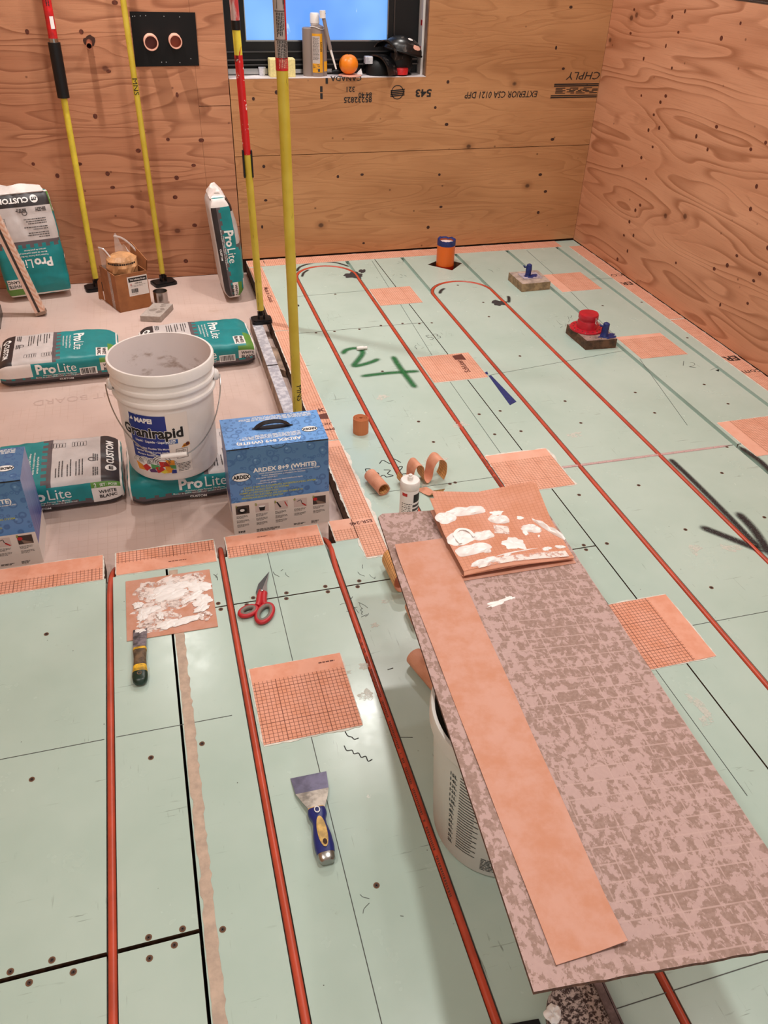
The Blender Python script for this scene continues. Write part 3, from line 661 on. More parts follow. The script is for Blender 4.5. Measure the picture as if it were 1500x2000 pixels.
def build_walls():
    wb = struct('wall_back')
    def sheet(poly, mat, t=0.018, name='plywood_sheet'):
        m = MB(); m.prism(poly, 0, t, xf=lambda x, y, z: Vector((x, YB + z, y)))
        return m.build(name, mat, wb, merge=True)
    g = .0008
    s1 = sheet([(XL, ZR+.002), (.535, ZR+.002), (.535, CEIL), (XL, CEIL)], 'ply_left')
    for a, b in ((ZR+.002, .178), (.181, .737), (.740, CEIL)): sheet([(.535+g, a), (.6805, a), (.6805, b), (.535+g, b)], 'ply_left')
    sl = sheet([(.6845, .010), (XR-.001, .010), (XR-.001, .511), (.6845, .511)], 'ply_back')
    su = sheet([(.6845, .514), (XR-.001, .514), (XR-.001, CEIL), (1.641, CEIL), (1.641, .849), (.6845, .849)], 'ply_back')
    sheet([(.6845, 2.05), (1.6405, 2.05), (1.6405, CEIL), (.6845, CEIL)], 'ply_back')
    wx = front(YB-.0006)
    add_knots(s1, [(-.15,1.038),(.069,1.038),(.156,.887),(.442,.788),(.377,.6),(.531,.592),(.235,.555),(.483,.481),(.396,.427),(.08,.458),(.093,.395),(.378,.337),(.169,.301),(.457,.197),(.393,.019),(-.371,.368),(-.145,.457),(.068,.706),(-.038,.505),(-.239,.512),(.225,1.146),(.176,-.02)], wx, .0115, mat='knot_brown')
    add_knots(sl, [(1.197,.402),(.822,.464),(.822,.302),(.796,.171),(1.744,.391),(2.326,.369),(2.371,.279),(1.765,.225),(1.699,.12),(2.345,.167),(1.324,.407),(.958,.02),(1.337,.055)], wx, .0095)
    add_knots(su, [(.791,.766),(1.757,.826),(2.374,.879),(2.318,.972),(1.699,.712),(2.369,.546),(1.765,.633),(2.368,1.145),(.902,.792)], wx, .0095)
    # printed stamps on the sheet, upside down
    m = MB(); f = front(YB-.0009, 180); P = lambda x, z: (-x, -z)
    def st(t, x, z, size, sx=1.0, bold=.02, skew=0): m.text(t, size, f, -x, -z, 0, bold, sx, skew=skew)
    st('EXTERIOR CSA 0121 DFP', 2.05, .767, .042, .86, .01, .15); st('543', 1.632, .780, .046, 1.25, .03); st('85232825', 1.298, .755, .034, 1.05, .02); st('84·40', 1.335, .776, .03, 1, .02); st('321', 1.26, .801, .032, 1, .02)
    st('CHPLY', 2.495, .848, .05, 1.25, .0, .2)
    for z0, z1 in ((.797, .803), (.805, .811), (.744, .750), (.753, .758)): m.add([f(-2.589, -z0), f(-(2.335 if z0 > .78 else 2.322), -z0), f(-(2.337 if z0 > .78 else 2.326), -z1), f(-2.589, -z1)], [(0, 1, 2, 3)])
    rn = random.Random(2)
    for k in range(5):
        z = .765 + k*.0058; x = 2.345
        while x < 2.57: w = rn.uniform(.02, .06); m.add([f(-min(x+w, 2.588), -z), f(-x, -z), f(-x-.004, -(z+.0036)), f(-min(x+w, 2.588), -(z+.0036))], [(0, 1, 2, 3)]); x += w + rn.uniform(.006, .03)
    m.disc(f, -1.498, -.784, .032, mi=0, n=28, r0=.88)
    for dz in (-.012, -.004, .004, .012): m.add([f(-1.535, -.784+dz-.0028), f(-1.463, -.784+dz-.0028+.006), f(-1.463, -.784+dz+.0028+.006), f(-1.535, -.784+dz+.0028)], [(0, 1, 2, 3)])
    for x, z0, z1 in ((1.118, .79, .815), (1.118, .76, .785), (1.145, .825, .85)): m.add([f(-x-.006, -z0), f(-x+.006, -z0), f(-x+.006, -z1), f(-x-.006, -z1)], [(0, 1, 2, 3)])
    st('CANADA', 1.24, .848, .03, 1.2, .02)
    m.build_pieces('stamp_lettering', 'ink', su)
    for a, b in (((XL-.02, YB+.0195, -.09), (.66, YB+.03, CEIL)), ((1.665, YB+.0195, -.09), (XR+.03, YB+.03, CEIL)), ((.66, YB+.0195, -.09), (1.665, YB+.03, .83))): boxm(a, b, 'backing', 'dark_wood', wb)  # added dark boards, stop outside light leaking through the sheet joints
    # right wall
    wr = struct('wall_right')
    def sr(y0, y1, z0, z1, x0=XR, t=.018, mat='ply_right'): return boxm((x0, y0, z0), (x0+t, y1, z1), 'plywood_sheet', mat, wr)
    a = sr(1.9, YB, .004, 1.245); b = sr(YF, 1.897, .004, 1.245); sr(YF, 1.9, 1.248, CEIL); sr(3.60, YB, 1.248, CEIL); sr(1.903, 3.597, 1.75, CEIL)
    boxm((XR+.0195, YF, -.09), (XR+.03, YB+.03, 1.22), 'backing', 'dark_wood', wr); boxm((XR+.0195, YF, 1.22), (XR+.03, 1.9, CEIL), 'backing', 'dark_wood', wr); boxm((XR+.0195, 3.6, 1.22), (XR+.03, YB+.03, CEIL), 'backing', 'dark_wood', wr); boxm((XR+.0195, 1.9, 1.77), (XR+.03, 3.6, CEIL), 'backing', 'dark_wood', wr)  # same added light stop behind the right wall sheets
    boxm((XR+.0185, 1.88, 1.2249), (XR+.10, 1.8999, 1.77), 'niche_side', 'dark_wood', wr); boxm((XR+.0185, 3.6001, 1.2249), (XR+.10, 3.62, 1.77), 'niche_side', 'dark_wood', wr)
    kf = lambda y, z: Vector((XR-.0006, y, z))
    add_knots(a, [(3.587,1.182),(3.675,1.154),(3.604,1.102),(3.679,1.041),(3.595,.964),(3.597,.851),(3.629,.82),(3.662,.761),(3.595,.717),(3.68,.691),(3.616,.63),(3.693,.565),(3.614,.486),(3.618,.361),(3.65,.327),(3.682,.261),(3.645,.124),(3.621,.211),(3.707,.185),(3.19,1.175),(3.178,.802),(2.928,.767),(2.854,.807),(3.2,.708),(2.834,.649),(2.831,.562),(2.669,.457),(2.832,.371),(2.873,.316),(2.67,.352),(2.691,.315),(2.949,.274),(3.225,.206),(3.722,.055),(2.847,.15),(2.686,.22),(3.843,.97),(4.002,1.057),(4.008,1.154),(3.85,.49),(3.289,1.113),(3.3,.74),(3.801,.82)], kf, .0095, mat='knot_brown')
    boxm((XR+.10, 1.9, 1.245), (XR+.12, 3.6, 1.75), 'niche_back', 'dark_wood', wr)
    boxm((XR+.0185, 1.9, 1.225), (XR+.10, 3.6, 1.2449), 'niche_sill', 'dark_wood', wr); boxm((XR+.018, 1.9, 1.7501), (XR+.10, 3.6, 1.77), 'niche_head', 'dark_wood', wr)
    wl = struct('wall_left'); boxm((XL-.02, YF, -.09), (XL, YB+.02, CEIL), 'wall_panel', 'drywall', wl)
    c = struct('ceiling'); boxm((XL-.02, YF, CEIL), (XR+.13, YB+.02, CEIL+.03), 'ceiling_board', 'ceiling', c)
    # window
    w = struct('window_1'); x0, x1, z0, z1 = .6845, 1.6405, .852, 2.05
    boxm((x0+.0005, YB-.0005, z0-.0028), (x1-.0005, YB+.30, z0), 'window_sill', 'sill', w)
    boxm((x0-.02, YB+.018, z0-.02), (x0, YB+.2, z1), 'jamb', 'stud', w); boxm((x1, YB+.018, z0-.02), (x1+.02, YB+.2, z1), 'jamb', 'stud', w); boxm((x0, YB+.018, z1), (x1, YB+.2, z1+.02), 'head', 'stud', w)
    boxm((x1-.012, YB+.055, z0), (x1-.001, YB+.12, z1), 'plastic_wrap', 'white_pl', w)
    m = MB(); 
    for zz in (.95, 1.06, 1.17): m.box((x1-.0132, YB+.06, zz), (x1-.0121, YB+.08, zz+.022))
    m.build('wrap_print', 'red', w)
    Yw = YB+.11
    m = MB(); m.box((x0+.001, Yw, z0+.001), (.787, Yw+.08, z1)); m.box((1.475, Yw, z0+.001), (x1-.014, Yw+.08, z1)); m.box((.787, Yw, z0+.001), (1.475, Yw+.08, .988)); m.box((.787, Yw, 1.98), (1.475, Yw+.08, z1))
    m.build('window_frame', 'black', w, merge=False)
    m = MB()
    for zz, dz, dy in ((.945, .006, -.012), (.912, .007, -.02), (.893, .006, -.028)): m.box((x0+.004, Yw+dy, zz), (x1-.016, Yw+.002, zz+dz))
    m.box((1.50, Yw-.004, .9), (1.505, Yw+.002, z1-.02)); m.build('frame_bead', 'dark_steel', w)
    m = MB(); m.box((.787, Yw+.004, .988), (1.475, Yw+.012, .994)); m.box((.787, Yw+.004, .994), (.791, Yw+.012, 1.98)); m.box((1.471, Yw+.004, .994), (1.475, Yw+.012, 1.98)); m.build('glazing_bead', 'steel', w)
    boxm((.780, Yw+.03, .98), (1.482, Yw+.036, 1.99), 'glass_pane', 'film_blue', w)

def tubes():
    r = .0078; z = -.0042
    def T_(path, label, sub=8):
        m = MB(); m.tube(path, r, 12); o = m.build('heating_tube', 'tube', smooth=True); tag(o, label, 'tube', 'red heating tubes in the floor grooves'); return o
    T_([(0, YF, z), (0, 1.0, z)] + smooth3([(0, 1.65, z), (.001, 1.74, z), (.005, 1.80, -.008), (.009, 1.85, -.028), (.010, 1.885, -.05)]), 'leftmost red heating tube, running under no patch and diving into the recess edge')
    T_([(D, YF, z), (D, 1.0, z)] + smooth3([(D, 1.65, z), (D, 1.78, z), (D+.001, 1.84, -.01), (D+.002, 1.885, -.034)]), 'red heating tube along the left edge of the large near grid patch')
    t3 = T_([(2*D, YF, z), (2*D, 1.0, z)] + smooth3([(2*D, 1.6, z), (2*D, 1.70, z), (2*D+.006, 1.78, -.006), (2*D+.004, 1.84, -.024), (2*D-.002, 1.885, -.05)]), 'red heating tube with black print passing left of the bucket under the board')
    def loop(k, yc, lab):
        xc = (k+.5)*D
        p = [(k*D, YF, z), (k*D, 1.5, z)] + [(k*D, yc - .2, z)] + [(xc+D/2*math.cos(R(180-a*6)), yc+D/2*math.sin(R(180-a*6)), z) for a in range(31)] + [((k+1)*D, yc-.2, z), ((k+1)*D, 1.5, z), ((k+1)*D, YF, z)]
        return T_(p, lab)
    l1 = loop(3, 3.914, 'red heating tube bent in a U near the window wall, left of the two loops')
    loop(5, 3.57, 'red heating tube bent in a U in front of the orange pipe, right loop')
    def pr(x, y0, y1, par, sd):
        rn = random.Random(sd); m = MB(); y = y1
        f = lambda a, b: Vector((x + (r+.0003)*math.sin(b/r), a, z + (r+.0003)*math.cos(b/r)))
        while y > y0:
            w = rn.uniform(.002, .0045); m.add([f(y, -.006), f(y-w, -.006), f(y-w, -.0015), f(y, -.0015)], [(0, 1, 2, 3)]); y -= w + (.0016 if rn.random() > .15 else .012)
        m.build('printed_text', 'brown_ink', par)
    pr(2*D, .70, 1.42, t3, 1); pr(4*D, .35, .72, l1, 2); pr(4*D, 1.9, 2.15, l1, 3)
M['spray_black_flat'] = simple('black_spray_flat', (52, 50, 54), 0.6)
# ------------------------------------------------------------------ membrane strips and patches
def patch(label, x0, y0, w, h, band=None, bw=0.04, rot=0.0, pink=False, fringe=0.006, group=None, cat='patch', name='membrane_patch', seed=1, z=0.0, off=(0.0, 0.0), band2=None):
    t = thing(name, label, cat, (x0, y0, z), rot, group); zt = .0022
    a, b, c, d = 0, 0, w, h
    gm, pm = ('grid_pink', 'plain_pink') if pink else ('grid', 'plain')
    gx0, gy0, gx1, gy1 = a, b, c, d
    if band == 'N': gy1 -= bw
    if band == 'S': gy0 += bw
    if band == 'E': gx1 -= bw
    if band == 'W': gx0 += bw
    m = MB(); m.box((gx0, gy0, .0012), (gx1, gy1, zt-.0001)); f = flat(zt)
    m.grid(lambda u, v: f(gx0+(gx1-gx0)*u, gy0+(gy1-gy0)*v), 1, 1, uvfn=lambda u, v: (off[0]+gx0+(gx1-gx0)*u, off[1]+gy0+(gy1-gy0)*v)); m.build('printed_grid', gm, t)
    if band:
        q = {'N': (a, gy1, c, d), 'S': (a, b, c, gy0), 'E': (gx1, b, c, d), 'W': (a, b, gx0, d)}[band]
        m = MB(); m.box((q[0], q[1], .0012), (q[2], q[3], zt)); m.build('plain_band', pm, t)
    rn = random.Random(seed); pts = []
    def edge(p, q, nrm):
        L = (Vector(q)-Vector(p)).length; n = max(6, int(L/.008)); lev = rn.uniform(.25, 1.0)
        for k in range(n):
            k_ = k/n; u = Vector(p)+(Vector(q)-Vector(p))*k_
            e = fringe*max(.08, lev*(.7+.8*noise.noise(Vector((u.x*25+seed*7, u.y*25, seed)))) + rn.uniform(-.12, .12)); pts.append(tuple(u + Vector(nrm)*e))
    edge((0, 0), (w, 0), (0, -1)); edge((w, 0), (w, h), (1, 0)); edge((w, h), (0, h), (0, 1)); edge((0, h), (0, 0), (-1, 0))
    m = MB(); m.prism(pts, .0002, .0011); m.build('mortar_edge', M['mortar_solid'], t)
    return t
M['mortar_solid'] = simple('mortar_white', (222, 218, 208), 0.7, var=0.06, scale=60)

def strips_and_patches():
    GP = 'square membrane patches over the floor joints'
    patch('small membrane patch with pink grid beside the left tube loop, nearest the window wall', 1.232, 3.488, .209, .212, None, pink=True, group=GP, seed=1)
    p = patch('pink grid membrane patch with printed word and a dark logo on it', 1.232, 2.690, .228, .230, None, pink=True, group=GP, seed=2)
    m = MB(); m.text('Schluter', .034, lambda x, y: Vector((-y, x, .0024)), .112, -.165, 0, .025); f = flat(.0024)
    m.add([f(.150, .175), f(.196, .165), f(.196, .222), f(.150, .212)], [(0, 1, 2, 3)]); m.build('lettering', 'brown_ink', p)
    patch('membrane patch with plain band at its far edge, behind the smeared orange sheets', 1.230, 1.910, .226, .226, 'N', .045, pink=True, group=GP, seed=3, fringe=.009)
    patch('membrane patch half covered by the board, plain band on its right side', 1.238, 1.128, .219, .235, 'E', .058, group=GP, seed=4, fringe=.008)
    p = patch('large membrane patch beside the scissors with plain band at its far edge', .322, 1.138, .223, .228, 'N', .046, group=GP, seed=5, fringe=.008)
    m = MB(); m.bars(flat(.0024), .165, .205, .205, .004, 1, .01, 0, 3, .008, 1); m.build('printed_text', 'brown_ink', p)
    patch('membrane patch behind the grey pipe block, nearest the far right corner', 2.166, 3.477, .218, .240, 'W', .05, pink=True, group=GP, seed=6)
    patch('membrane patch just right of the block with the red drain', 2.162, 2.708, .222, .222, 'N', .03, pink=True, group=GP, seed=7)
    patch('membrane patch cut off by the right edge of the photo', 2.158, 1.923, .225, .236, 'W', .05, pink=True, group=GP, seed=8)
    # strips round the recess
    GS = 'membrane strips round the recess edge'
    patch('plain-and-grid membrane strip on the near recess edge, left of the first tube', -.70, 1.787, .683, .106, 'N', .056, group=GS, seed=11, cat='strip', name='membrane_strip')
    p = patch('membrane strip on the near recess edge between the first and second tubes', .019, 1.795, .270, .098, 'S', .048, rot=-.7, group=GS, seed=12, cat='strip', name='membrane_strip', fringe=.005)
    m = MB(); m.bars(flat(.0024), .14, .19, .025, .003, 1, .01, 0, 3, .008, 1); m.build('printed_text', 'brown_ink', p)
    p = patch('membrane strip in front of the right blue box, on the near recess edge', .324, 1.797, .272, .098, 'N', .05, rot=-.6, group=GS, seed=13, cat='strip', name='membrane_strip')
    m = MB(); m.bars(flat(.0024), .09, .12, .075, .003, 1, .01, 0, 3, .008, 1); m.build('printed_text', 'brown_ink', p)
    patch('short membrane piece in the corner right of the third tube end', .635, 1.801, .066, .098, 'N', .048, pink=True, group=GS, seed=14, cat='strip', name='membrane_strip')
    p = patch('membrane strip along the right recess edge beside the right blue box', .703, 1.710, .067, .64, None, pink=True, group=GS, seed=15, cat='strip', name='membrane_strip', fringe=.011)
    boxm((.001, .146, .0022), (.066, .178, .00235), 'plain_band', 'plain_pink', p); boxm((.001, .60, .0022), (.066, .639, .00235), 'plain_band', 'plain_pink', p)
    m = MB(); m.text('ESR-246', .021, flat(.0027, 184), -.036, -.160, 0, .02); m.build('lettering', 'brown_ink', p)
    p = patch('membrane strip along the right recess edge behind the blue box, by the second pole', .701, 2.357, .068, .94, None, pink=True, group=GS, seed=16, cat='strip', name='membrane_strip', fringe=.005)
    m = MB(); f = flat(.0027); m.text('-K', .034, f, .047, .212, 0, .03, 1.15); m.add([f(.028, .150), f(.066, .145), f(.068, .188), f(.028, .180)], [(0, 1, 2, 3)]); m.text('ter', .034, f, .050, .112, 0, .0); m.text('naad', .022, f, .051, .072, 0, .03); m.build_pieces('lettering', 'brown_ink', p)
    p = patch('membrane strip along the right recess edge up to the window wall', .701, 3.305, .066, .80, None, pink=True, group=GS, seed=17, cat='strip', name='membrane_strip', fringe=.004)
    m = MB(); m.text('Made in Canada', .030, lambda x, y: Vector((y, -x, .0025)), -.42, .040, 0, .02, 1.0); m.build('lettering', 'brown_ink', p)
    GW = 'membrane strips along the wall bases'
    p = patch('long narrow membrane strip along the foot of the window wall', .79, 4.118, 1.68, .097, None, pink=True, group=GW, seed=18, cat='strip', name='membrane_strip', fringe=.008)
    m = MB(); m.text('S', .05, flat(.0025, -90), .55, .05, 0, .02); m.build('lettering', 'ink', p)
    patch('short membrane piece at the left end of the window wall strip', .702, 4.118, .085, .095, None, pink=True, group=GW, seed=21, cat='strip', name='membrane_strip')
    p = patch('membrane strip along the right wall near the far corner', 2.512, 3.06, .076, 1.05, None, pink=True, group=GW, seed=19, cat='strip', name='membrane_strip', fringe=.008)
    m = MB(); m.text('ER', .055, flat(.0025, 180), -.035, -.46, 0, .02); m.text('CO', .045, flat(.0025, 180), -.042, -.58, 0, .0); m.build_pieces('lettering', 'ink', p)
    p = patch('membrane strip along the right wall, running out of the photo', 2.512, 1.2, .076, 1.85, None, pink=True, group=GW, seed=20, cat='strip', name='membrane_strip', fringe=.008)
    m = MB(); m.text('ER', .06, flat(.0025, 180), -.035, -1.43, 0, .03); m.text('com', .05, flat(.0025, 180), -.042, -1.30, 0, .0); m.build_pieces('lettering', 'ink', p)

# ------------------------------------------------------------------ bags
BL, BW, BT = .444, .29, .098
def bag_section(p, sy, sz, W_=BW, T_=BT, rc=.024):
    # p: signed arclength from the middle of the top, positive towards -y ; returns (y, z, ny, nz)
    W2 = W_/2 - rc; T2 = T_ - 2*rc; q = math.pi/2*rc; s = -1 if p >= 0 else 1; a = abs(p)
    if a <= W2: y, z, ny, nz = a, T_, 0, 1
    elif a <= W2+q: t = (a-W2)/rc; y, z, ny, nz = W2+rc*math.sin(t), T_-rc+rc*math.cos(t), math.sin(t), math.cos(t)
    elif a <= W2+q+T2: y, z, ny, nz = W_/2, T_-rc-(a-W2-q), 1, 0
    elif a <= W2+2*q+T2: t = (a-W2-q-T2)/rc; y, z, ny, nz = W2+rc*math.cos(t), rc-rc*math.sin(t), math.cos(t), -math.sin(t)
    else: y, z, ny, nz = W2-(a-W2-2*q-T2), 0, 0, -1
    return s*y*sy, (z-T_/2)*sz+T_/2, s*ny, nz
RC = .024; PT = BW/2-RC+math.pi/4*RC; SIDE = BT-2*RC+math.pi/2*RC; PMAX = BW-2*RC + math.pi*RC + (BT-2*RC)
def bag_pt(x, p, seed, off=0.0, bulge=.010, lean=0.0):
    u = abs(x)/(BL/2); e = max(0.0, (u-.80)/.20)
    sy = 1-.05*e*e; sz = 1-.34*e**2.2
    y, z, ny, nz = bag_section(p, sy, sz)
    d = 0.0
    if nz > -.5:
        d = bulge*(1-u*u)*max(nz, 0)*(1-(2*y/BW)**2*.6) + .0045*noise.noise(Vector((x*11+seed*3.1, p*11, seed))) + .0022*noise.noise(Vector((x*34, p*20+seed, 2.0+seed)))
        d += -.004*math.exp(-((p-.02*math.sin(x*20+seed))/.012)**2)*(.5+.5*math.sin(x*17+seed*2))*(nz > .5)
    z2 = max(0.0, z + nz*(d+off)) if nz > -.5 else z - off
    return Vector((x, y + ny*(d+off), z2))
def bag_reg(x, p, narrow=False):
    a = abs(p); top = a < PT; side = PT <= a < PT+SIDE; q = a-PT
    c12 = int(math.floor((p+9)/.0175)) % 2; x12 = int(math.floor((x+9)/.019)) % 2
    if top:
        if x < -.168: return 1
        if x < -.018: return 2
        if x < .012: return 4 if (x < -.006 or c12) else 0
        if .145 < x < .19 and .06 < p < .135: return 5
        if x >= .19 and p > .03: return 3
        return 0
    if narrow and side and p > 0:
        if x < -.19: return 5
        if q > .062: return 1
        if q > .046: return 4 if (q > .056 or x12) else 0
        if x > .155: return 3 if q < .014 else 5
        return 0
    if side and p > 0:
        if q > .066: return 1
        if q > .055: return 4 if (q > .061 or x12) else 0
        if x < -.10: return 5
        if x > .155: return 3 if q < .014 else 5
        return 0
    if side:
        if q > .066: return 1
        if x < -.135: return 3 if q < .02 else 5
        if q > .055: return 4 if (q > .061 or x12) else 0
        return 0
    return 2
def bag_mesh(seed, bulge=.010, narrow=False):
    xs = sorted(set([round(-BL/2+BL*i/44, 5) for i in range(45)] + [-.168, -.018, -.006, .012, .145, .19, -.10, .155, -.135]))
    xs = [x for i, x in enumerate(xs) if i == 0 or x-xs[i-1] > .0025]
    ps = []; n = 84
    ps = [-PMAX+2*PMAX*i/n for i in range(n)]
    m = MB(); w = len(ps)
    m.v = [bag_pt(x, p, seed, 0, bulge) for x in xs for p in ps]
    for i in range(len(xs)-1):
        for j in range(w):
            xc = (xs[i]+xs[i+1])/2; pc = ps[j]+PMAX/n
            m.f.append((i*w+j, i*w+(j+1) % w, (i+1)*w+(j+1) % w, (i+1)*w+j)); m.mi.append(bag_reg(xc, pc, narrow))
    for i in (0, len(xs)-1):           # folded block ends
        sg = -1 if i == 0 else 1; base = i*w; rings = [list(range(base, base+w))]
        for k, (s_, dx) in enumerate(((.93, .006), (.72, .009), (.35, .006), (.03, .004))):
            o = len(m.v); c = Vector((xs[i], 0, BT*.5))
            for j in range(w):
                v = m.v[base+j]; q = c + (v-c)*s_; q.x = xs[i] + sg*(dx + .002*noise.noise(Vector((v.y*30, v.z*30, seed+k)))); q.y = v.y*(s_*.5+.5) if k < 3 else v.y*.5; m.v.append(q)
            r = list(range(o, o+w)); pr = rings[-1]
            for j in range(w):
                m.f.append((pr[j], pr[(j+1) % w], r[(j+1) % w], r[j])); m.mi.append(5 if k != 1 else 0)
            rings.append(r)
        m.f.append(tuple(rings[-1])); m.mi.append(5)
    return m
BAGM = ['teal', 'bag_black', 'bag_grey', 'bag_green', 'bag_dark', 'bag_white']
def make_bag(label, loc, rot=(0, 0, 0), seed=1, group='teal and grey bags of tile mortar', parts=('top', 's1', 's2'), bulge=.010, narrow=False):
    t = thing('mortar_bag', label, 'bag', loc, group=group, rot=rot)
    bag_mesh(seed, bulge, narrow).build('sack', BAGM, t, smooth=True, recalc=True)
    F = lambda x, p: bag_pt(x, p, seed, .0012, bulge)
    w = MB(); k = MB(); gy = MB()
    down = lambda x0, p0: (lambda a, b: F(x0+b, p0+a))        # reads from +y to -y (p grows), letter tops to +x
    s1 = lambda x0, p0: (lambda a, b: F(x0+a, p0-b)); s2 = lambda x0, p0: (lambda a, b: F(x0-a, p0+b))
    G_ = .012
    if 'top' in parts:
        w.text('CUSTOM', .030, down(-.198, .02), .0, 0, 0, .035, 1.15, gridx=G_); w.disc(down(-.198, -.075), 0, 0, .017, n=16, r0=.0); k.text('m', .026, lambda a, b: bag_pt(-.198+b, -.075+a, seed, .0018, bulge), 0, .001, 0, .03)
        w.text('Pro', .056, down(.078, -.050), 0, 0, 0, .035, gridx=G_); w.text('Lite', .056, down(.078, .035), 0, 0, 0, .0, .92, gridx=G_)
        [w.text(q, .0098, down(.046-.0125*i, (-.012, -.010, -.026)[i]), 0, 0, 0, .008, .95, gridx=G_) for i, q in enumerate(('Premium Large Format Tile Mortar', 'Mortier de qualité supérieure pour', 'carreaux de grand format'))]
        k.text('WHITE', .019, down(.176, .0975), 0, 0, 0, .02, gridx=G_); k.text('BLANC', .019, down(.157, .0975), 0, 0, 0, .02, gridx=G_)
        gy.bars(down(-.148, -.06), -.055, -.005, 0, .004, 3, .0062, 0, seed, .014, .9); gy.bars(down(-.148, .02), -.05, -.005, 0, .004, 3, .0062, 0, seed+1, .014, .9)
        gy.bars(down(-.115, -.06), -.045, .055, 0, .0035, 3, -.0095, 0, seed+2, .009, .8); gy.bars(down(-.080, -.06), -.045, .06, 0, .0035, 2, -.0095, 0, seed+3, .009, .6); gy.bars(down(-.055, -.06), -.045, .05, 0, .0035, 3, -.0095, 0, seed+4, .009, .5)
        gy.disc(down(-.142, -.02), 0, 0, .012, n=16, r0=.75)
        for q in (-.125, -.06):
            gy.rect(down(q, .07), 0, .0, .03, .0012); gy.rect(down(q, .07), 0, .044, .03, .0452); gy.rect(down(q, .07), 0, .0, .0012, .045); gy.rect(down(q, .07), .03, .0, .0312, .045); gy.bars(down(q, .07), .004, .028, .036, .003, 4, .009, 0, seed+5, .007, .8)
    if 's1' in parts:
        c = PT+.026
        w.text('Pro', .052, s1(-.050, c), 0, 0, 0, .035, gridx=G_); w.text('Lite', .052, s1(.029, c), 0, 0, 0, .0, .92, gridx=G_)
        w.text('Premium Large Format Tile Mortar', .0088, s1(.0, c+.024), 0, 0, 0, .006, 1.0, gridx=G_); w.text('Mortier de qualité supérieure pour carreaux de grand format', .0074, s1(.0, c+.0315), 0, 0, 0, .006, 1.0, gridx=G_)
        k.text('WHITE', .017, s1(.193, PT+.030), 0, 0, 0, .02, gridx=G_); k.text('BLANC', .017, s1(.193, PT+.047), 0, 0, 0, .02, gridx=G_)
        w.text('CUSTOM', .011, s1(.02, PT+.073), 0, 0, 0, .02, 1.2, gridx=G_)
        if not narrow: w.rect(s1(.075, PT+.062), 0, 0, .065, .03, nx=6, ny=3)
        rn = random.Random(seed); x = .079
        while x < .136 and not narrow: ww = rn.choice((.0012, .0012, .0024, .0035)); k.rect(lambda a, b: bag_pt(x+a, PT+.059-b, seed, .0018, bulge), 0, 0, ww, .024, ny=2); x += ww + rn.choice((.0012, .002))
    if 's2' in parts:
        c = -(PT+.026)
        w.text('Pro', .052, s2(.040, c), 0, 0, 0, .035, gridx=G_); w.text('Lite', .052, s2(-.039, c), 0, 0, 0, .0, .92, gridx=G_)
        w.text('Premium Large Format Tile Mortar', .0088, s2(-.005, c-.024), 0, 0, 0, .006, 1.0, gridx=G_); w.text('Mortier de qualité supérieure pour carreaux de grand format', .0074, s2(.005, c-.0315), 0, 0, 0, .006, 1.0, gridx=G_)
        k.text('WHITE', .017, s2(-.182, -(PT+.034)), 0, 0, 0, .02, gridx=G_); k.text('BLANC', .017, s2(-.182, -(PT+.051)), 0, 0, 0, .02, gridx=G_)
        w.text('2', .016, s2(-.148, -(PT+.010)), 0, 0, 0, .01); w.text('SET · POSE', .011, s2(-.187, -(PT+.010)), 0, 0, 0, .01)
        w.text('CUSTOM', .011, s2(.02, -(PT+.073)), 0, 0, 0, .02, 1.2, gridx=G_)
    if w.v: w.build_pieces('white_lettering', 'white_ink', t)
    if k.v: k.build_pieces('black_lettering', 'ink', t)
    if gy.v: gy.build_pieces('small_print', 'grey_ink', t)
    return t
def bags():
    make_bag('flat mortar bag at the left edge, with a barcode, beyond the white bucket', (-.185, 3.262, ZR), (0, 0, R(1.0)), 1, parts=('top', 's1'))
    make_bag('flat mortar bag behind the white bucket, its label end near the steel track', (.362, 3.258, ZR), (0, 0, R(1.5)), 2, parts=('top', 's1'))
    make_bag('flat mortar bag between the left blue box and the bag under the bucket', (-.186, 2.366, ZR), (0, 0, R(180.5)), 3, parts=('top', 's2'))
    make_bag('flat mortar bag lying under the white bucket', (.290, 2.334, ZR), (0, 0, R(180)), 4, parts=('top', 's2'), bulge=.003)
    # standing on end: local +x down
    def up(label, loc, xd, yd, seed, bul, parts, narrow=False):
        o = make_bag(label, (0, 0, 0), (0, 0, 0), seed, parts=parts, bulge=bul, narrow=narrow)
        X = Vector(xd).normalized(); Y = Vector(yd).normalized(); Z = X.cross(Y).normalized(); Y = Z.cross(X)
        Mx = Matrix.Identity(4)
        for i in range(3): Mx[i][0], Mx[i][1], Mx[i][2], Mx[i][3] = X[i], Y[i], Z[i], loc[i]
        o.matrix_world = Mx
        m = MB()
        def fold(u, v):
            h = (.030+.016*noise.noise(Vector((u*5, seed, 1))))*v; th = (.036-.030*v)
            s_ = 1 if u <= .5 else -1; q = u*2 if u <= .5 else (1-u)*2
            return Vector((-BL/2-.004-h, (-.125+.25*q)*(1-.10*v)+.004*noise.noise(Vector((q*9, v*4, seed))), BT*.5+s_*th+.012*v*math.sin(q*7+seed)+.004*noise.noise(Vector((q*14, v*6, seed+s_)))))
        m.grid(fold, 48, 6, closeu=True); m.f.append(tuple(6*48+i for i in range(48))); m.mi.append(0)
        m.build('folded_top', 'bag_white', o, smooth=True); return o
    up('upright mortar bag leaning on the wall behind the leaning straightedge', (-.330, 4.160, .176), (.05, -.17, -1), (1, .10, .0), 5, .016, ('top', 's2'))
    up('upright mortar bag standing narrow side out, beside the recess corner', (.524, 3.975, .176), (.075, -.09, -1), (.0, 1, -.05), 6, .028, ('s1',), True)
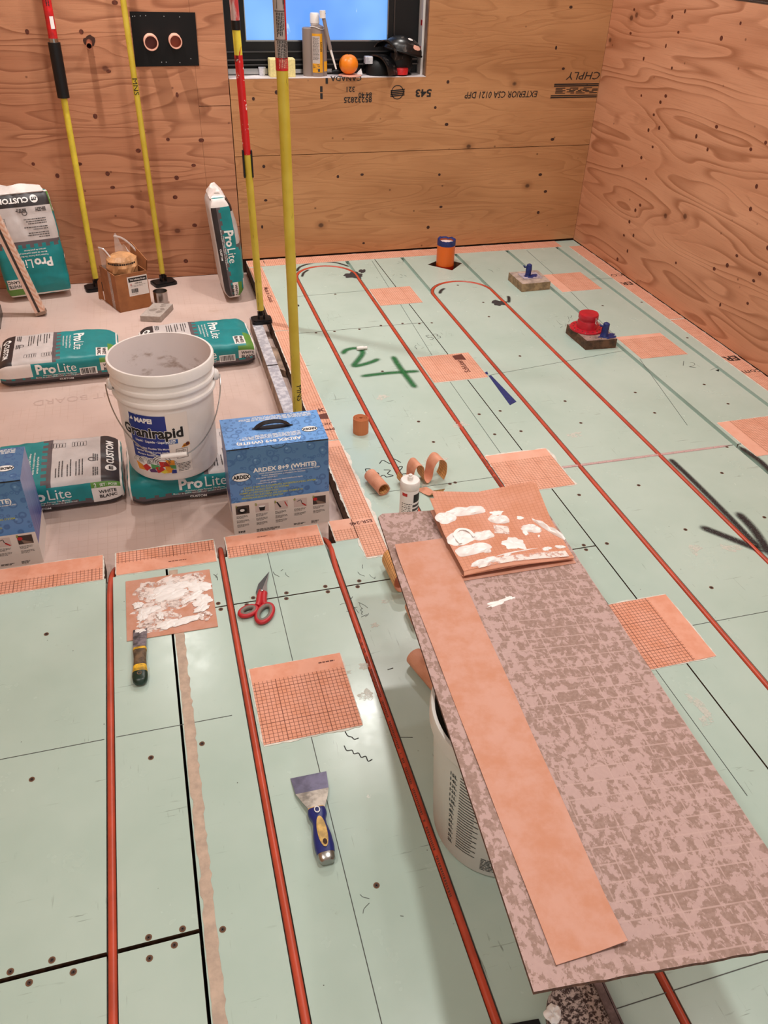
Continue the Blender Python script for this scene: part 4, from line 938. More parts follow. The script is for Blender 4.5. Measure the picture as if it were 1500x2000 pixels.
# ------------------------------------------------------------------ blue kit boxes
def kit_box(label, loc, rot, w, d, h):
    t = thing('kit_box', label, 'box', loc, 0, 'blue boxes of waterproofing kit', rot)
    zl = h*.385; w2, d2 = w/2, d/2
    m = MB()
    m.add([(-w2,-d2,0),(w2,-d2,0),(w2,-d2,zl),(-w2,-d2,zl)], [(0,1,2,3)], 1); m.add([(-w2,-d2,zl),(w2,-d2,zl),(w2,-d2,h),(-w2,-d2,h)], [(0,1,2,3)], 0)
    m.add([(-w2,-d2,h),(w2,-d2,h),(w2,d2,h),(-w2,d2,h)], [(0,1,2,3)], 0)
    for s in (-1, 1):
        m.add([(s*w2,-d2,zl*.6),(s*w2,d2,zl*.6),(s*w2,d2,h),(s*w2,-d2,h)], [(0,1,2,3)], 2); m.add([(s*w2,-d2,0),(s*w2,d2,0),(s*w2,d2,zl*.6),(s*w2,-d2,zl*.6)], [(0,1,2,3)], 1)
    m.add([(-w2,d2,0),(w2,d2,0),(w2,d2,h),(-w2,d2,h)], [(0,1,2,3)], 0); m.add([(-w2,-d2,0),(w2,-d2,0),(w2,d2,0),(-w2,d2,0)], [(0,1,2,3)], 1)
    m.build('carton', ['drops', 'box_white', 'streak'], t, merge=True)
    f = front(-d2-.0006); ft = front(-d2-.001)
    wl = MB(); bl = MB(); yl = MB()
    def logo(fn, x, y, s, fb):
        bl.disc(fn, x, y, .0245*s, .0135*s, n=30); wl.disc(lambda a, b: fb(a, b), x, y, .0225*s, .0118*s, n=30)
    # logo, three layers
    m = MB(); m.disc(f, -.112, .206, .0275, .0155, mi=0, n=32); m.disc(front(-d2-.0009), -.112, .206, .0262, .0142, mi=1, n=32); m.text('ARDEX', .0175, front(-d2-.0012), -.112, .206, 0, .05, .82); m.build('logo', ['ink', 'white_ink'], t, recalc=False); m = MB()
    o = flat(h+.0006, 180); o2 = flat(h+.0009, 180); o3 = flat(h+.0012, 180)
    m.disc(o, -.105, .022, .024, .016, mi=0, n=32); m.disc(o2, -.105, .022, .0228, .0148, mi=1, n=32); m.text('ARDEX', .0165, o3, -.105, .022, 0, .05, .8)
    m.build('logo', ['ink', 'white_ink'], t, recalc=False)
    wl.text('ARDEX 8+9 (WHITE)', .0205, f, .018, .2235, 0, .03, 1.0)
    wl.text('RAPID WATERPROOFING AND CRACK ISOLATION COMPOUND', .0058, f, .030, .2105, 0, .012, 1.08); wl.text("Produit d'étanchéisation et d'isolation des fissures à", .0062, f, .012, .203, 0, .012, 1.0)
    wl.text('prise rapide ARDEX 8+9', .0062, f, -.038, .1952, 0, .012, 1.0); wl.text('ARDEX 8+9 Compuesto impermeabilizante rápido', .0062, f, .005, .1845, 0, .012, 1.0); wl.text('y aislamiento de grietas', .0062, f, -.040, .177, 0, .012, 1.0)
    wl.text('ARDEX 8+9 (WHITE)', .0205, o, .022, .064, 0, .03, 1.0)
    wl.bars(o, -.075, .12, .044, .003, 4, .0062, 0, 5, .011, .7); wl.bars(o, -.125, .10, -.060, .003, 4, .0062, 0, 6, .011, .8)
    wl.build_pieces('white_lettering', 'white_ink', t)
    [yl.text(q, .0083, f, xx, .1655-.0092*i, 0, .014, 1.0) for i, (q, xx) in enumerate((('5 EASY STEPS TO A COMPLETE WATERPROOFING SYSTEM', .0), ('5 ÉTAPES FACILES POUR UN SYSTÈME', -.042), ("COMPLET D'ÉTANCHÉISATION", -.064), ('5 PASOS FÁCILES PARA UN SISTEMA COMPLETO', -.021), ('IMPERMEABILIZANTE DE GRIETAS', -.055)))]; yl.build_pieces('lime_lettering', 'yellow_ink', t)
    # five step pictures, printed
    for k in range(5):
        x = -.118+k*.0585; m = MB(); f0, g20, g30 = front(-d2-.0006), front(-d2-.0009), front(-d2-.0012); fu = lambda a, b: f0(a, b+.014); m.rect(fu, x-.019, .060, x+.021, .090, 0); g2 = lambda a, b: g20(a, b+.014); g3 = lambda a, b: g30(a, b+.014)
        if k == 0: m.disc(g2, x+.001, .073, .014, .011, 1, 20); m.disc(g3, x, .074, .007, .005, 2, 16)
        if k == 1: m.add([g2(x-.009, .080), g2(x+.011, .080), g2(x+.008, .064), g2(x-.006, .064)], [(0, 1, 2, 3)], 1); m.disc(g3, x+.001, .080, .010, .0032, 2, 20)
        if k == 2: m.add([g2(x-.014, .087), g2(x-.004, .066), g2(x+.001, .068), g2(x-.010, .088)], [(0, 1, 2, 3)], 1); m.add([g2(x+.010, .086), g2(x+.018, .066), g2(x+.020, .068), g2(x+.013, .087)], [(0, 1, 2, 3)], 3)
        if k == 3: m.ribbon([(x-.010, .080), (x+.002, .084), (x+.004, .076), (x+.010, .068)], .0018, g2, 1); m.add([g2(x+.004, .070), g2(x+.016, .060), g2(x+.020, .062), g2(x+.008, .073)], [(0, 1, 2, 3)], 3)
        if k == 4: m.add([g2(x-.010, .076), g2(x+.010, .068), g2(x+.021, .062), g2(x-.004, .060)], [(0, 1, 2, 3)], 2); m.disc(g2, x-.012, .080, .007, .006, 3, 14)
        m.build('step_picture', ['photo_dark' if k in (0, 4) else 'photo_light', 'ink' if k != 4 else 'photo_light', 'white_ink' if k != 4 else 'stud', 'red_ink'], t, recalc=False)
        m = MB(); m.text(str(k+1), .011, front(-d2-.0016), x-.017, .103, 0, .06); m.text(str(k+1), .011, front(-d2-.0019), x-.017, .103, 1, .015); m.build('step_number', ['ink', 'yellow_ink'], t, recalc=False)
        bl.bars(f, x-.019, x+.019, .066, .0014, 3, .0038, 0, k, .006, .6); bl.bars(f, x-.019, x+.019, .050, .0014, 3, .0038, 0, k+9, .006, .6)
        if k < 3: bl.bars(f, x-.019, x+.019, .034, .0014, 3, .0038, 0, k+19, .006, .6)
    bl.bars(f, -.135, -.115, .008, .003, 2, .004, 0, 31, .008, 1); bl.bars(f, -.08, .0, .008, .0018, 3, .0035, 0, 33, .008, .7); bl.bars(f, .035, .075, .010, .002, 2, .0035, 0, 35, .008, .7); bl.bars(f, .09, .115, .012, .0018, 3, .0035, 0, 36, .006, .7)
    bl.build_pieces('small_print', 'grey_ink', t)
    # lid edge, tab and handle
    m = MB(); m.box((-w2+.001, -d2-.0012, h-.004), (-w2+w*.22, -d2-.0002, h-.0012)); m.box((w2-w*.22, -d2-.0012, h-.004), (w2-.001, -d2-.0002, h-.0012)); m.box((-w2+.04, -d2-.0008, h-.0018), (w2-.04, -d2-.0002, h-.0006)); m.build('lid_gap', 'ink', t)
    m = MB(); m.disc(front(-d2-.0012), 0, h-.001, .021, .012, 0, 20, 0, 180, 360); m.disc(front(-d2-.0015), 0, h-.001, .019, .0105, 1, 20, 0, 180, 360); m.build('thumb_notch', ['ink', 'drops'], t, recalc=False)
    m = MB(); m.disc(flat(h+.0008), 0, .012, .062, .012, 0, 30); m.build('handle_slot', 'black', t, recalc=False)
    P = smooth3([(-.058, .013, h-.004), (-.045, .012, h+.008), (-.02, .010, h+.020), (.02, .010, h+.020), (.045, .012, h+.008), (.058, .013, h-.004)], 5)
    m = MB(); n = len(P)
    for i, p in enumerate(P):
        a = .5+.5*min(1, math.sin(math.pi*i/(n-1))*1.6); m.v += [p+Vector((0, -.010*a, 0)), p+Vector((0, .010*a, 0)), p+Vector((0, .010*a, -.0022)), p+Vector((0, -.010*a, -.0022))]
        if i:
            b = (i-1)*4
            for k in range(4): m.f.append((b+k, b+(k+1) % 4, b+4+(k+1) % 4, b+4+k)); m.mi.append(0)
    m.build('carry_handle', 'black', t, smooth=False); return t

def bucket_prof(h=.365, s=1.0):
    return [(.118, 0), (.134, .001), (.1385, .010), (.1440, h*.70), (.1525, h*.706), (.1540, h*.722), (.1525, h*.738), (.1455, h*.742), (.1462, h*.80), (.1535, h*.806), (.1545, h*.822), (.1530, h*.836), (.1475, h*.842), (.1480, h*.905), (.1555, h*.91), (.1565, h*.99), (.1545, h), (.1485, h), (.1455, h*.94), (.1360, .018), (.02, .012), (.0, .012)]

def white_bucket():
    t = thing('bucket', 'white mortar bucket with blue label and wire handle standing on a teal bag', 'bucket', (.212, 2.295, .0445), rot=(R(.0), R(.4), R(0)))
    pr = bucket_prof(); m = MB(); m.lathe(pr, 72, mis=[0]*17+[1]*(len(pr)-18)); m.build('pail', ['white_pl', 'bucket_in'], t, smooth=True)
    rr = lambda z: .1385+.0055*z/.2555
    th0 = R(-14)
    def cyl(off): return lambda a, z: Vector(((rr(z)+off)*math.sin(a/.142+th0), -(rr(z)+off)*math.cos(a/.142+th0), z))
    f = cyl(.0008); f2 = cyl(.0012); f3 = cyl(.0016); f4 = cyl(.002); f5 = cyl(.0024)
    m = MB(); m.rect(f, .022, .030, .088, .238, 0, 10, 4); m.build('pale_label', simple('pale_label', (232, 222, 214), 0.45), t, smooth=True)
    m = MB(); m.rect(f2, -.096, .062, .024, .232, 0, 16, 6); m.build('blue_label', 'navy', t, smooth=True)
    # white notch with the maker's triangle
    m = MB()
    m.add([f3(-.096, .232), f3(-.062, .232), f3(-.096, .205)], [(0, 1, 2)], 0); m.add([f4(-.094, .2085), f4(-.080, .232), f4(-.072, .2085)], [(0, 1, 2)], 1); m.add([f5(-.089, .211), f5(-.080, .224), f5(-.076, .211)], [(0, 1, 2)], 0)
    m.text('MAPEI', .021, f3, -.043, .213, 0, .05, gridx=.01)
    m.text('Liquid · Liquide · Liquido', .0105, f3, -.028, .142, 0, .03, gridx=.01)
    m.text('Fast-Setting, Flexible Tile Mortar', .0088, f3, -.028, .118, 0, .02, gridx=.01); m.text('Mortier flexible à prise rapide', .0088, f3, -.030, .106, 0, .02, gridx=.01); m.text('Mortero flexible', .0088, f3, -.052, .094, 0, .02, gridx=.01); m.text('y de fraguado rápido', .0088, f3, -.034, .082, 0, .02, gridx=.01)
    m.text('Granirapid', .047, f4, -.026, .172, 0, .065, .96, gridx=.01); m.text('Granirapid', .047, f5, -.026, .172, 2, .036, .96, gridx=.01)
    m.build_pieces('label_lettering', ['white_ink', 'navy', 'ink'], t)
    # concentric arcs and coloured tiles at the foot of the label
    m = MB(); m.rect(f2, -.096, .030, .038, .0625, 0, 16, 1)
    for cx, r in ((-.084, .022), (-.060, .026), (-.030, .024), (-.002, .034), (.022, .022)):
        cz = .060 if r < .03 else .064
        m.disc(f3, cx, cz, r, r*.95, 0, 24, 0, 0, 180)
        for q in (.92, .72, .52): m.disc(f4, cx, cz, r*q, r*q*.95, 7, 24, .93, 0, 180)
    T_ = [((-.095, .060), (-.070, .052), (-.062, .034), (-.088, .032), 3), ((-.072, .046), (-.055, .060), (-.040, .048), (-.058, .032), 2), ((-.040, .062), (-.012, .060), (-.014, .044), (-.038, .046), 4), ((-.012, .074), (.018, .072), (.022, .056), (-.010, .054), 2), ((.006, .080), (.034, .078), (.034, .060), (.022, .056), 3),
          ((-.048, .040), (-.030, .048), (-.020, .034), (-.044, .031), 5), ((-.026, .052), (-.004, .056), (.006, .040), (-.020, .032), 2), ((.004, .058), (.022, .056), (.034, .036), (.008, .032), 3), ((.018, .062), (.037, .060), (.037, .046), (.022, .050), 4), ((.024, .044), (.037, .044), (.037, .031), (.022, .031), 1), ((-.012, .036), (.004, .046), (.014, .036), (.0, .031), 6)]
    for i, q in enumerate(T_): m.add([cyl(.0023+.00008*i)(*p) for p in q[:4]], [(0, 1, 2, 3)], q[4])
    m.build('label_picture', ['white_ink', 'navy', 'red_ink', 'orange_ink', 'green_ink', 'purple_ink', 'yellow', 'grey_ink'], t, recalc=False)
    m = MB(); m.rect(f4, .014, .136, .052, .151, 0, 6, 2); m.build('blue_badge', 'blue_ink', t, recalc=False)
    m = MB(); m.bars(f5, .016, .050, .1465, .0026, 3, .0044, 0, 2, .007, .8); m.build('badge_print', 'white_ink', t, recalc=False)
    m = MB(); m.add([f3(.060, .118), f3(.068, .130), f3(.086, .134), f3(.088, .124), f3(.078, .120)], [(0, 1, 2, 3, 4)], 0); m.disc(f4, .080, .129, .006, mi=1, n=12); m.text('GO', .008, f5, .072, .125, 1, .04); m.build('badge', ['orange_ink', 'brown_ink'], t, recalc=False)
    m = MB()
    for a, b in (((.043, .082), (.078, .0832)), ((.043, .1148), (.078, .116))): m.rect(f3, a[0], a[1], b[0], b[1], 0, 4, 1)
    m.rect(f3, .043, .082, .0442, .116); m.rect(f3, .0768, .082, .078, .116); m.bars(f3, .046, .074, .108, .002, 5, .0052, 0, 8, .006, .8); m.bars(f3, .044, .084, .062, .002, 6, .0052, 0, 9, .007, .8); m.build('small_print', 'grey_ink', t, recalc=False)
    for s in (-1, 1):
        m = MB(); c = Vector((s*.155, -.002, .282)); m.lathe([(.018, -.006), (.018, .004), (.012, .010), (.0, .011)], 16); Mx = Matrix.Translation(c) @ Matrix.Rotation(s*math.pi/2, 4, 'Y'); m.v = [Mx @ v for v in m.v]; m.build('handle_ear', 'white_pl', t, smooth=True)
    P = []
    for i in range(41):
        a = math.pi*i/40; y = -.175*math.sin(a)**.9-.004; z = .282-.172*math.sin(a)**1.15; P.append(Vector((-.168*math.cos(a)*(1-.04*math.sin(a)), y, z)))
    m = MB(); m.tube(P, .0019, 8); m.build('wire_handle', 'steel', t, smooth=True)
    G_ = [p for p in P if abs(p.x) < .042]; G_ = [G_[0], (G_[0]+G_[-1])/2, G_[-1]]; m = MB(); m.tube(G_, .0078, 12); m.build('handle_grip', 'white_pl', t, smooth=True)

def board_set():
    # bucket under the board
    t = thing('measuring_bucket', 'translucent grey measuring bucket holding up the brown stained board', 'bucket', (.752, .842, 0)); pr = bucket_prof(.352)
    pr = [(.112, 0), (.126, .001), (.131, .012), (.1480, .285), (.1495, .313), (.158, .315), (.1585, .340), (.156, .347), (.150, .347), (.146, .31), (.128, .014), (.0, .012)]
    m = MB(); m.lathe(pr, 64); m.build('pail', 'milky', t, smooth=True)
    rr = lambda z: .131+.017*(z-.012)/.278
    f = lambda a, z: Vector(((rr(z)+.0008)*math.sin(a/.14-R(73)), -(rr(z)+.0008)*math.cos(a/.14-R(73)), z))
    m = MB()
    for k in range(27):
        z = .055+k*.0085; L = .044 if k % 2 == 0 else .034; m.rect(f, .028, z, .028+L, z+.0022, 0, 4, 1)
    for k in range(14): m.text('%dL' % (k+2), .0125, f, .012, .055+k*.0162, 0, .03)
    m.bars(f, .085, .150, .062, .0022, 8, .0052, 0, 3, .010, .8); m.build('scale_print', 'ink', t, recalc=False)
    # the board: local x across, y along its length, z out of its face
    O = Vector((.566, .379, .3965)); U = Vector((.088, .996, -.060)).normalized(); V = Vector((.996, -.088, -.025)); V = (V - U*V.dot(U)).normalized(); N_ = V.cross(U)
    Mx = Matrix.Identity(4)
    for i in range(3): Mx[i][0], Mx[i][1], Mx[i][2], Mx[i][3] = V[i], U[i], N_[i], O[i]
    def place(o, z=0.0): o.matrix_world = Mx @ Matrix.Translation((0, 0, z)); return o
    t = thing('cement_board', 'brown stained cement board balanced on a bucket as a work table', 'board'); place(t)
    m = MB(); rn = random.Random(5); w, L = .412, 1.102
    pts = [(0, 0)] + [(w*k/30, rn.uniform(-.0008, .0008)) for k in range(1, 30)] + [(w, 0)] + [(w+rn.uniform(-.0006, .0006), L*k/40) for k in range(1, 40)] + [(w-.01, L), (.012, L), (0, L-.012)]
    m.prism(pts, -.0065, 0, side=1); m.build('sheet', ['cboard', 'cboard_edge'], t)
    m = MB(); m.blob(flat(.0003), .19, .745, .06, .012, 20, .0008, 3, .6); m.blob(flat(.0003), .035, .485, .014, .009, 0, .0008, 5, .3); m.blob(flat(.0003), .215, .755, .02, .01, 0, .0008, 9, .5); m.build('mortar_splash', 'seal', t)
    # cut strip lying on the board
    t = thing('membrane_strip', 'long plain orange membrane strip lying along the brown board', 'strip'); place(t)
    A, B, C, Dq = Vector((.013, .957)), Vector((.133, .982)), Vector((.142, .038)), Vector((.039, .026))
    def S_(h):
        def g(u, v):
            p = (Dq*(1-u)+C*u)*(1-v) + (A*(1-u)+B*u)*v
            z = .0012 + .010*max(0, (v-.93)/.07)**2*(1-u) + .006*max(0, (.07-v)/.07)**1.5*max(0, u-.55)/.45 + .0008*math.sin(v*22+u*3)
            return Vector((p.x, p.y, z+h))
        return g
    m = MB(); m.grid(S_(.0011), 8, 60); m.grid(S_(0), 8, 60); a, b = S_(0), S_(.0011)
    for s_ in (0, 1): m.grid(lambda u, v: (a if v < .5 else b)(s_, u), 60, 1); m.grid(lambda u, v: (a if v < .5 else b)(u, s_), 8, 1)
    m.build('strip', 'fleece', t, smooth=True, merge=True)
    # stack of folded sheets with sealant dabs
    def sheet(label, quad, zf, name='membrane_sheet', fold=False, fleece=False, nu=26, nv=26):
        t = thing(name, label, 'sheet', group='orange membrane sheets stacked on the board'); place(t)
        a_, b_, c_, d_ = [Vector(q) for q in quad]        # near-left, near-right, far-right, far-left
        def pt(u, v, h=0.0):
            p = (a_*(1-u)+b_*u)*(1-v) + (d_*(1-u)+c_*u)*v; return Vector((p.x, p.y, zf(u, v)+h))
        m = MB()
        uv = lambda u, v: (u*.27+.003, v*.29+.004)
        m.grid(lambda u, v: pt(u, v, .0009), nu, nv, uvfn=uv); m.grid(lambda u, v: pt(u, v), nu, nv)
        for s_ in (0, 1): m.grid(lambda u, v: pt(s_, u, .0009 if v > .5 else 0), nv, 1); m.grid(lambda u, v: pt(u, s_, .0009 if v > .5 else 0), nu, 1)
        if fold:
            def fp(u, v): p = pt(u, 0, 0); return p + Vector((-.004*v, -.011*math.sin(v*math.pi)+.006*v, -.0125*v*(1-.2*u)))
            m.grid(fp, nu, 6)
        m.build('sheet', 'fleece' if fleece else 'stack', t, smooth=True, merge=True); return t, pt
    sheet('lowest orange membrane sheet of the stack on the board', [(.134, .822), (.400, .852), (.398, 1.138), (.128, 1.10)], lambda u, v: .0008 + .012*max(0, v-.8)*5*u, fleece=True)
    sheet('middle orange membrane sheet of the stack, its far corner sticking out behind', [(.140, .828), (.397, .858), (.401, 1.150), (.139, 1.138)], lambda u, v: .0045 + .006*(1-v) + .026*max(0, v-.6)*2.5*(.35+abs(u-.45)*1.5) + .0035*(1-abs(2*u-1)))
    t, pt = sheet('top orange membrane sheet with thick white sealant dabs on the board', [(.138, .836), (.395, .866), (.399, 1.128), (.122, 1.092)], lambda u, v: .015 + .004*(1-v)*math.sin(u*3) + .024*max(0, v-.55)*2.2*(.25+abs(u-.45)*1.6) + .003*math.sin(u*5+v*2), fold=True)
    def onS(x, y, h=0.0):
        v = (y-.836)/.262; u = (x-.130)/.267
        for _ in range(3):
            p = pt(max(-.1, min(1.1, u)), max(-.1, min(1.1, v))); u += (x-p.x)/.26; v += (y-p.y)/.265
        p = pt(min(1, max(0, u)), min(1, max(0, v))); return Vector((x, y, p.z+.0011+h))
    for i, (x, y, l, w, a, h) in enumerate([(.203, 1.052, .105, .030, 14, .006), (.146, 1.026, .052, .036, 20, .004), (.272, 1.018, .030, .050, 80, .006), (.337, .975, .030, .046, 70, .006), (.378, .968, .100, .014, 118, .006), (.163, .953, .070, .050, 25, .004), (.214, .955, .058, .032, 18, .005), (.178, .905, .085, .036, 10, .006), (.206, .893, .018, .012, 0, .004), (.276, .918, .046, .052, 100, .002), (.190, .858, .066, .018, 14, .004), (.268, .884, .10, .004, 14, .001), (.245, .873, .02, .01, 30, .002), (.345, .893, .024, .012, 20, .002), (.378, .898, .024, .01, -10, .002), (.275, 1.045, .03, .016, 0, .001), (.325, 1.02, .016, .012, 0, .001), (.345, .945, .010, .005, 60, .001), (.318, .96, .012, .018, 0, .001)]):
        m = MB(); m.blob(onS, x, y, l, w, a, h, i, .09 if h > .003 else .3); m.build('sealant_dab', 'seal', t, smooth=True)
    m = MB(); m.ribbon([(.155, .925), (.150, .958), (.165, .978), (.185, .972), (.192, .945)], .008, lambda x, y: onS(x, y, .006)); m.build('sealant_ridge', 'seal', t, smooth=True)
    m = MB(); m.ribbon([(.17, .849), (.24, .858), (.33, .868), (.385, .872)], .022, lambda x, y: onS(x, y, .0003)); m.ribbon([(.262, .96), (.27, .995)], .035, lambda x, y: onS(x, y, .0003)); m.build('sealant_film', 'seal_thin', t, smooth=True)

def floor_tools():
    # smeared square with putty knife
    t = thing('membrane_square', 'orange membrane square smeared with white sealant on the green floor', 'sheet', (.041, 1.532, 0), -.4)
    boxm((0, 0, .0006), (.224, .230, .0022), 'sheet', 'fleece', t)
    f = flat(.0023); m = MB(); rn = random.Random(11)
    big = [(.05, .185, .07, .06, 60), (.09, .165, .10, .05, 20), (.14, .185, .09, .05, -20), (.185, .20, .06, .05, 30), (.19, .165, .05, .08, 70), (.12, .145, .10, .035, 15), (.055, .155, .06, .05, -30), (.06, .10, .06, .03, 15), (.04, .085, .05, .03, 80), (.14, .115, .075, .035, 15), (.17, .125, .08, .025, 40), (.195, .105, .06, .05, 50), (.05, .04, .05, .05, 40), (.10, .035, .06, .035, 10), (.15, .04, .09, .03, 8), (.195, .045, .04, .04, 0), (.19, .075, .05, .03, 20), (.03, .125, .03, .03, 0), (.16, .205, .09, .03, 10), (.085, .07, .02, .035, 10)]
    for i, (x, y, l, w, a) in enumerate(big):
        x = min(.224-l*.5, max(.012+l*.5, x)); y = min(.222-w*.5, max(.008+w*.5, y)); l *= .86; w *= .8
        q = MB(); q.blob(flat(.0023+.00012*i), x, y, l, w, a+rn.uniform(-8, 8), .0022, 100+i, .30); q.build('sealant_smear', 'seal' if i % 3 else 'seal_thin', t, smooth=True)
    for i in range(6): m.blob(flat(.00225), rn.uniform(.07, .155), rn.uniform(.04, .19), .10, .045, rn.uniform(-20, 40), .0004, 200+i, .35)
    m.build('sealant_film', 'seal_thin', t, smooth=True)
    t = thing('putty_knife', 'narrow putty knife with dirty yellow and dark green handle, blade on the smeared square', 'putty knife', (.0745, 1.563, 0), -1.6)
    m = MB(); m.prism([(-.017, .0), (.017, .0), (.0155, -.078), (-.0155, -.078)], .0048, .0060, xf=lambda x, y, z: Vector((x, y, z+.010*max(0, -y)/.08))); m.build('blade', 'blade_dirty', t)
    m = MB(); m.blob(flat(.0062), 0, -.008, .028, .016, 0, .002, 3, .3); m.build('sealant_dab', 'seal', t, smooth=True)
    def handle(segs, name, mat, n=20):
        m = MB(); rings = [[Vector((hw*math.copysign(abs(math.cos(a))**.75, math.cos(a)), y, cz+hh*math.copysign(abs(math.sin(a))**.75, math.sin(a)))) for a in [2*math.pi*k/n for k in range(n)]] for y, hw, hh, cz in segs]
        m.v = [p for r in rings for p in r]
        for j in range(len(rings)-1):
            for k in range(n): m.f.append((j*n+k, j*n+(k+1) % n, (j+1)*n+(k+1) % n, (j+1)*n+k)); m.mi.append(0)
        m.f.append(tuple(range(n))); m.f.append(tuple(range((len(rings)-1)*n, len(rings)*n))); m.mi += [0, 0]
        return m.build(name, mat, t, smooth=True)
    handle([(-.076, .0155, .0075, .0145), (-.080, .0165, .010, .013), (-.084, .0165, .010, .013)], 'yellow_collar', 'yellow_grip')
    handle([(-.0845, .0160, .0105, .0128), (-.11, .0145, .0105, .0125), (-.135, .0155, .011, .012)], 'handle', 'dirty_grip')
    handle([(-.1352, .0156, .011, .012), (-.15, .0172, .0118, .012), (-.157, .0178, .012, .012)], 'yellow_band', 'yellow_grip')
    handle([(-.1572, .0179, .0121, .0121), (-.168, .0184, .0122, .0122), (-.181, .0165, .011, .0122), (-.189, .011, .007, .0122), (-.191, .004, .003, .0122)], 'handle_cap', 'green_grip')
    m = MB(); m.disc(flat(.0245), 0, -.166, .0058, n=18, r0=.62); m.build('hang_hole', 'dirty_grip', t)
    # wide blue putty knife
    t = thing('putty_knife', 'wide putty knife with blue handle and tan inlay on the bare green floor', 'putty knife', (.4015, 1.0385, 0), -1.0)
    pb = [(-.0385, 0), (.0385, 0), (.037, -.03), (.030, -.058), (.0165, -.092), (-.0135, -.092), (-.028, -.058), (-.0365, -.03)]
    lift = lambda x, y, z: Vector((x, y, z+.012*max(0, -y)/.09))
    m = MB(); m.prism([(-.0385, 0), (.0385, 0), (.0345, -.046), (-.0345, -.046)], .0010, .0022, xf=lift); m.build('blade', 'blade', t)
    m = MB(); m.prism([(-.0347, -.0445), (.0347, -.0445), (.028, -.066), (.0160, -.094), (-.0135, -.094), (-.026, -.066)], .0008, .0026, xf=lift); m.build('blade_root', 'blade_grey', t)
    handle([(-.088, .0165, .006, .0125), (-.092, .0175, .009, .0125)], 'ferrule', 'tan_grip')
    handle([(-.092, .0178, .0095, .0128), (-.100, .0192, .0110, .013), (-.108, .0185, .0115, .013), (-.118, .0140, .0120, .013), (-.130, .0142, .0125, .013), (-.155, .0185, .0130, .0132), (-.178, .0195, .0130, .0132), (-.192, .0175, .0120, .013)], 'handle', 'navy_grip')
    handle([(-.192, .0172, .0118, .013), (-.204, .0160, .011, .013), (-.2085, .0125, .008, .013)], 'butt_cap', 'steel')
    m = MB(); ft = lambda x, y: Vector((x, y, .0132+.0143*math.sqrt(max(0.05, 1-(x/.021)**2))*1.0))
    m.disc(ft, .001, -.150, .0098, .034, 0, 30); m.build('inlay', 'tan_grip', t)
    m = MB(); m.disc(lambda x, y: ft(x, y)+Vector((0, 0, .0004)), .002, -.173, .0042, .0062, 0, 16); m.build('hang_hole', 'dark_wood', t)
    m = MB(); m.disc(lambda x, y: ft(x, y)+Vector((0, 0, .0002)), 0, -.101, .006, .0075, 0, 18, .72); m.build('emblem', 'white_ink', t)
    # scissors
    t = thing('scissors', 'red and grey handled scissors lying across the floor joint', 'scissors', (.391, 1.622, 0))
    P = lambda pts: [(x-.391, y-1.622) for x, y in pts]
    m = MB(); m.prism(P([(.424, 1.709), (.405, 1.668), (.397, 1.640), (.394, 1.607), (.378, 1.606), (.377, 1.635), (.388, 1.665)]), .0025, .0042); m.build('blade', 'dark_steel', t)
    m = MB(); m.prism(P([(.4245, 1.708), (.4095, 1.655), (.404, 1.612), (.392, 1.610), (.395, 1.640)]), .0044, .0058); m.build('blade', 'steel', t)
    m = MB(); m.tube([Vector((*q, .0095)) for q in smooth2([Vector(v) for v in P([(.391, 1.628), (.384, 1.610), (.378, 1.585), (.372, 1.572)])], 5)], [.0085]*15+[.008], 10); m.tube([Vector((*q, .0075)) for q in smooth2([Vector(v) for v in P([(.398, 1.622), (.393, 1.600), (.391, 1.580), (.394, 1.572)])], 5)], .0085, 10); m.build('handle_neck', 'red_grip', t, smooth=True)
    def loop(cx, cy, rx, ry, ang, z):
        ca, sa = math.cos(R(ang)), math.sin(R(ang))
        pth = lambda s: [(cx-.391+(rx*s*math.cos(a)*ca-ry*s*math.sin(a)*sa), cy-1.622+(rx*s*math.cos(a)*sa+ry*s*math.sin(a)*ca), z) for a in [2*math.pi*k/36 for k in range(36)]]
        m = MB(); m.tube(pth(1.0), .0062, 10, closed=True); m.build('finger_loop', 'red_grip', t, smooth=True)
        p2 = [(x, y, z+.0015) for x, y, z in [( (cx-.391)+(q[0]-(cx-.391))*(1-.0035/min(rx, ry)), (cy-1.622)+(q[1]-(cy-1.622))*(1-.0035/min(rx, ry)), q[2]) for q in pth(1.0)]]
        m = MB(); m.tube(p2, .0055, 10, closed=True); m.build('loop_lining', 'grey_grip', t, smooth=True)
    loop(.347, 1.561, .0235, .0150, 22, .0085); loop(.387, 1.543, .0345, .0185, 62, .0085)
    m = MB(); m.lathe([(.0046, .010), (.0046, .0185), (.002, .0195), (0, .0195)], 14, c=(.0, .001, 0)); m.build('pivot_screw', 'steel', t, smooth=True)
    # white plug on the paint mark
    t = thing('plastic_plug', 'small white plastic plug lying on the green paint mark', 'plug', (1.03, 3.042, .0085), 0)
    m = MB(); m.lathe([(.006, -.024), (.0085, -.020), (.0085, .004), (.006, .006), (.006, .020), (.004, .022)], 14); Mx = Matrix.Rotation(R(90), 4, 'Y'); m.v = [Mx @ v for v in m.v]; m.build('body', 'white_pl', t, smooth=True)

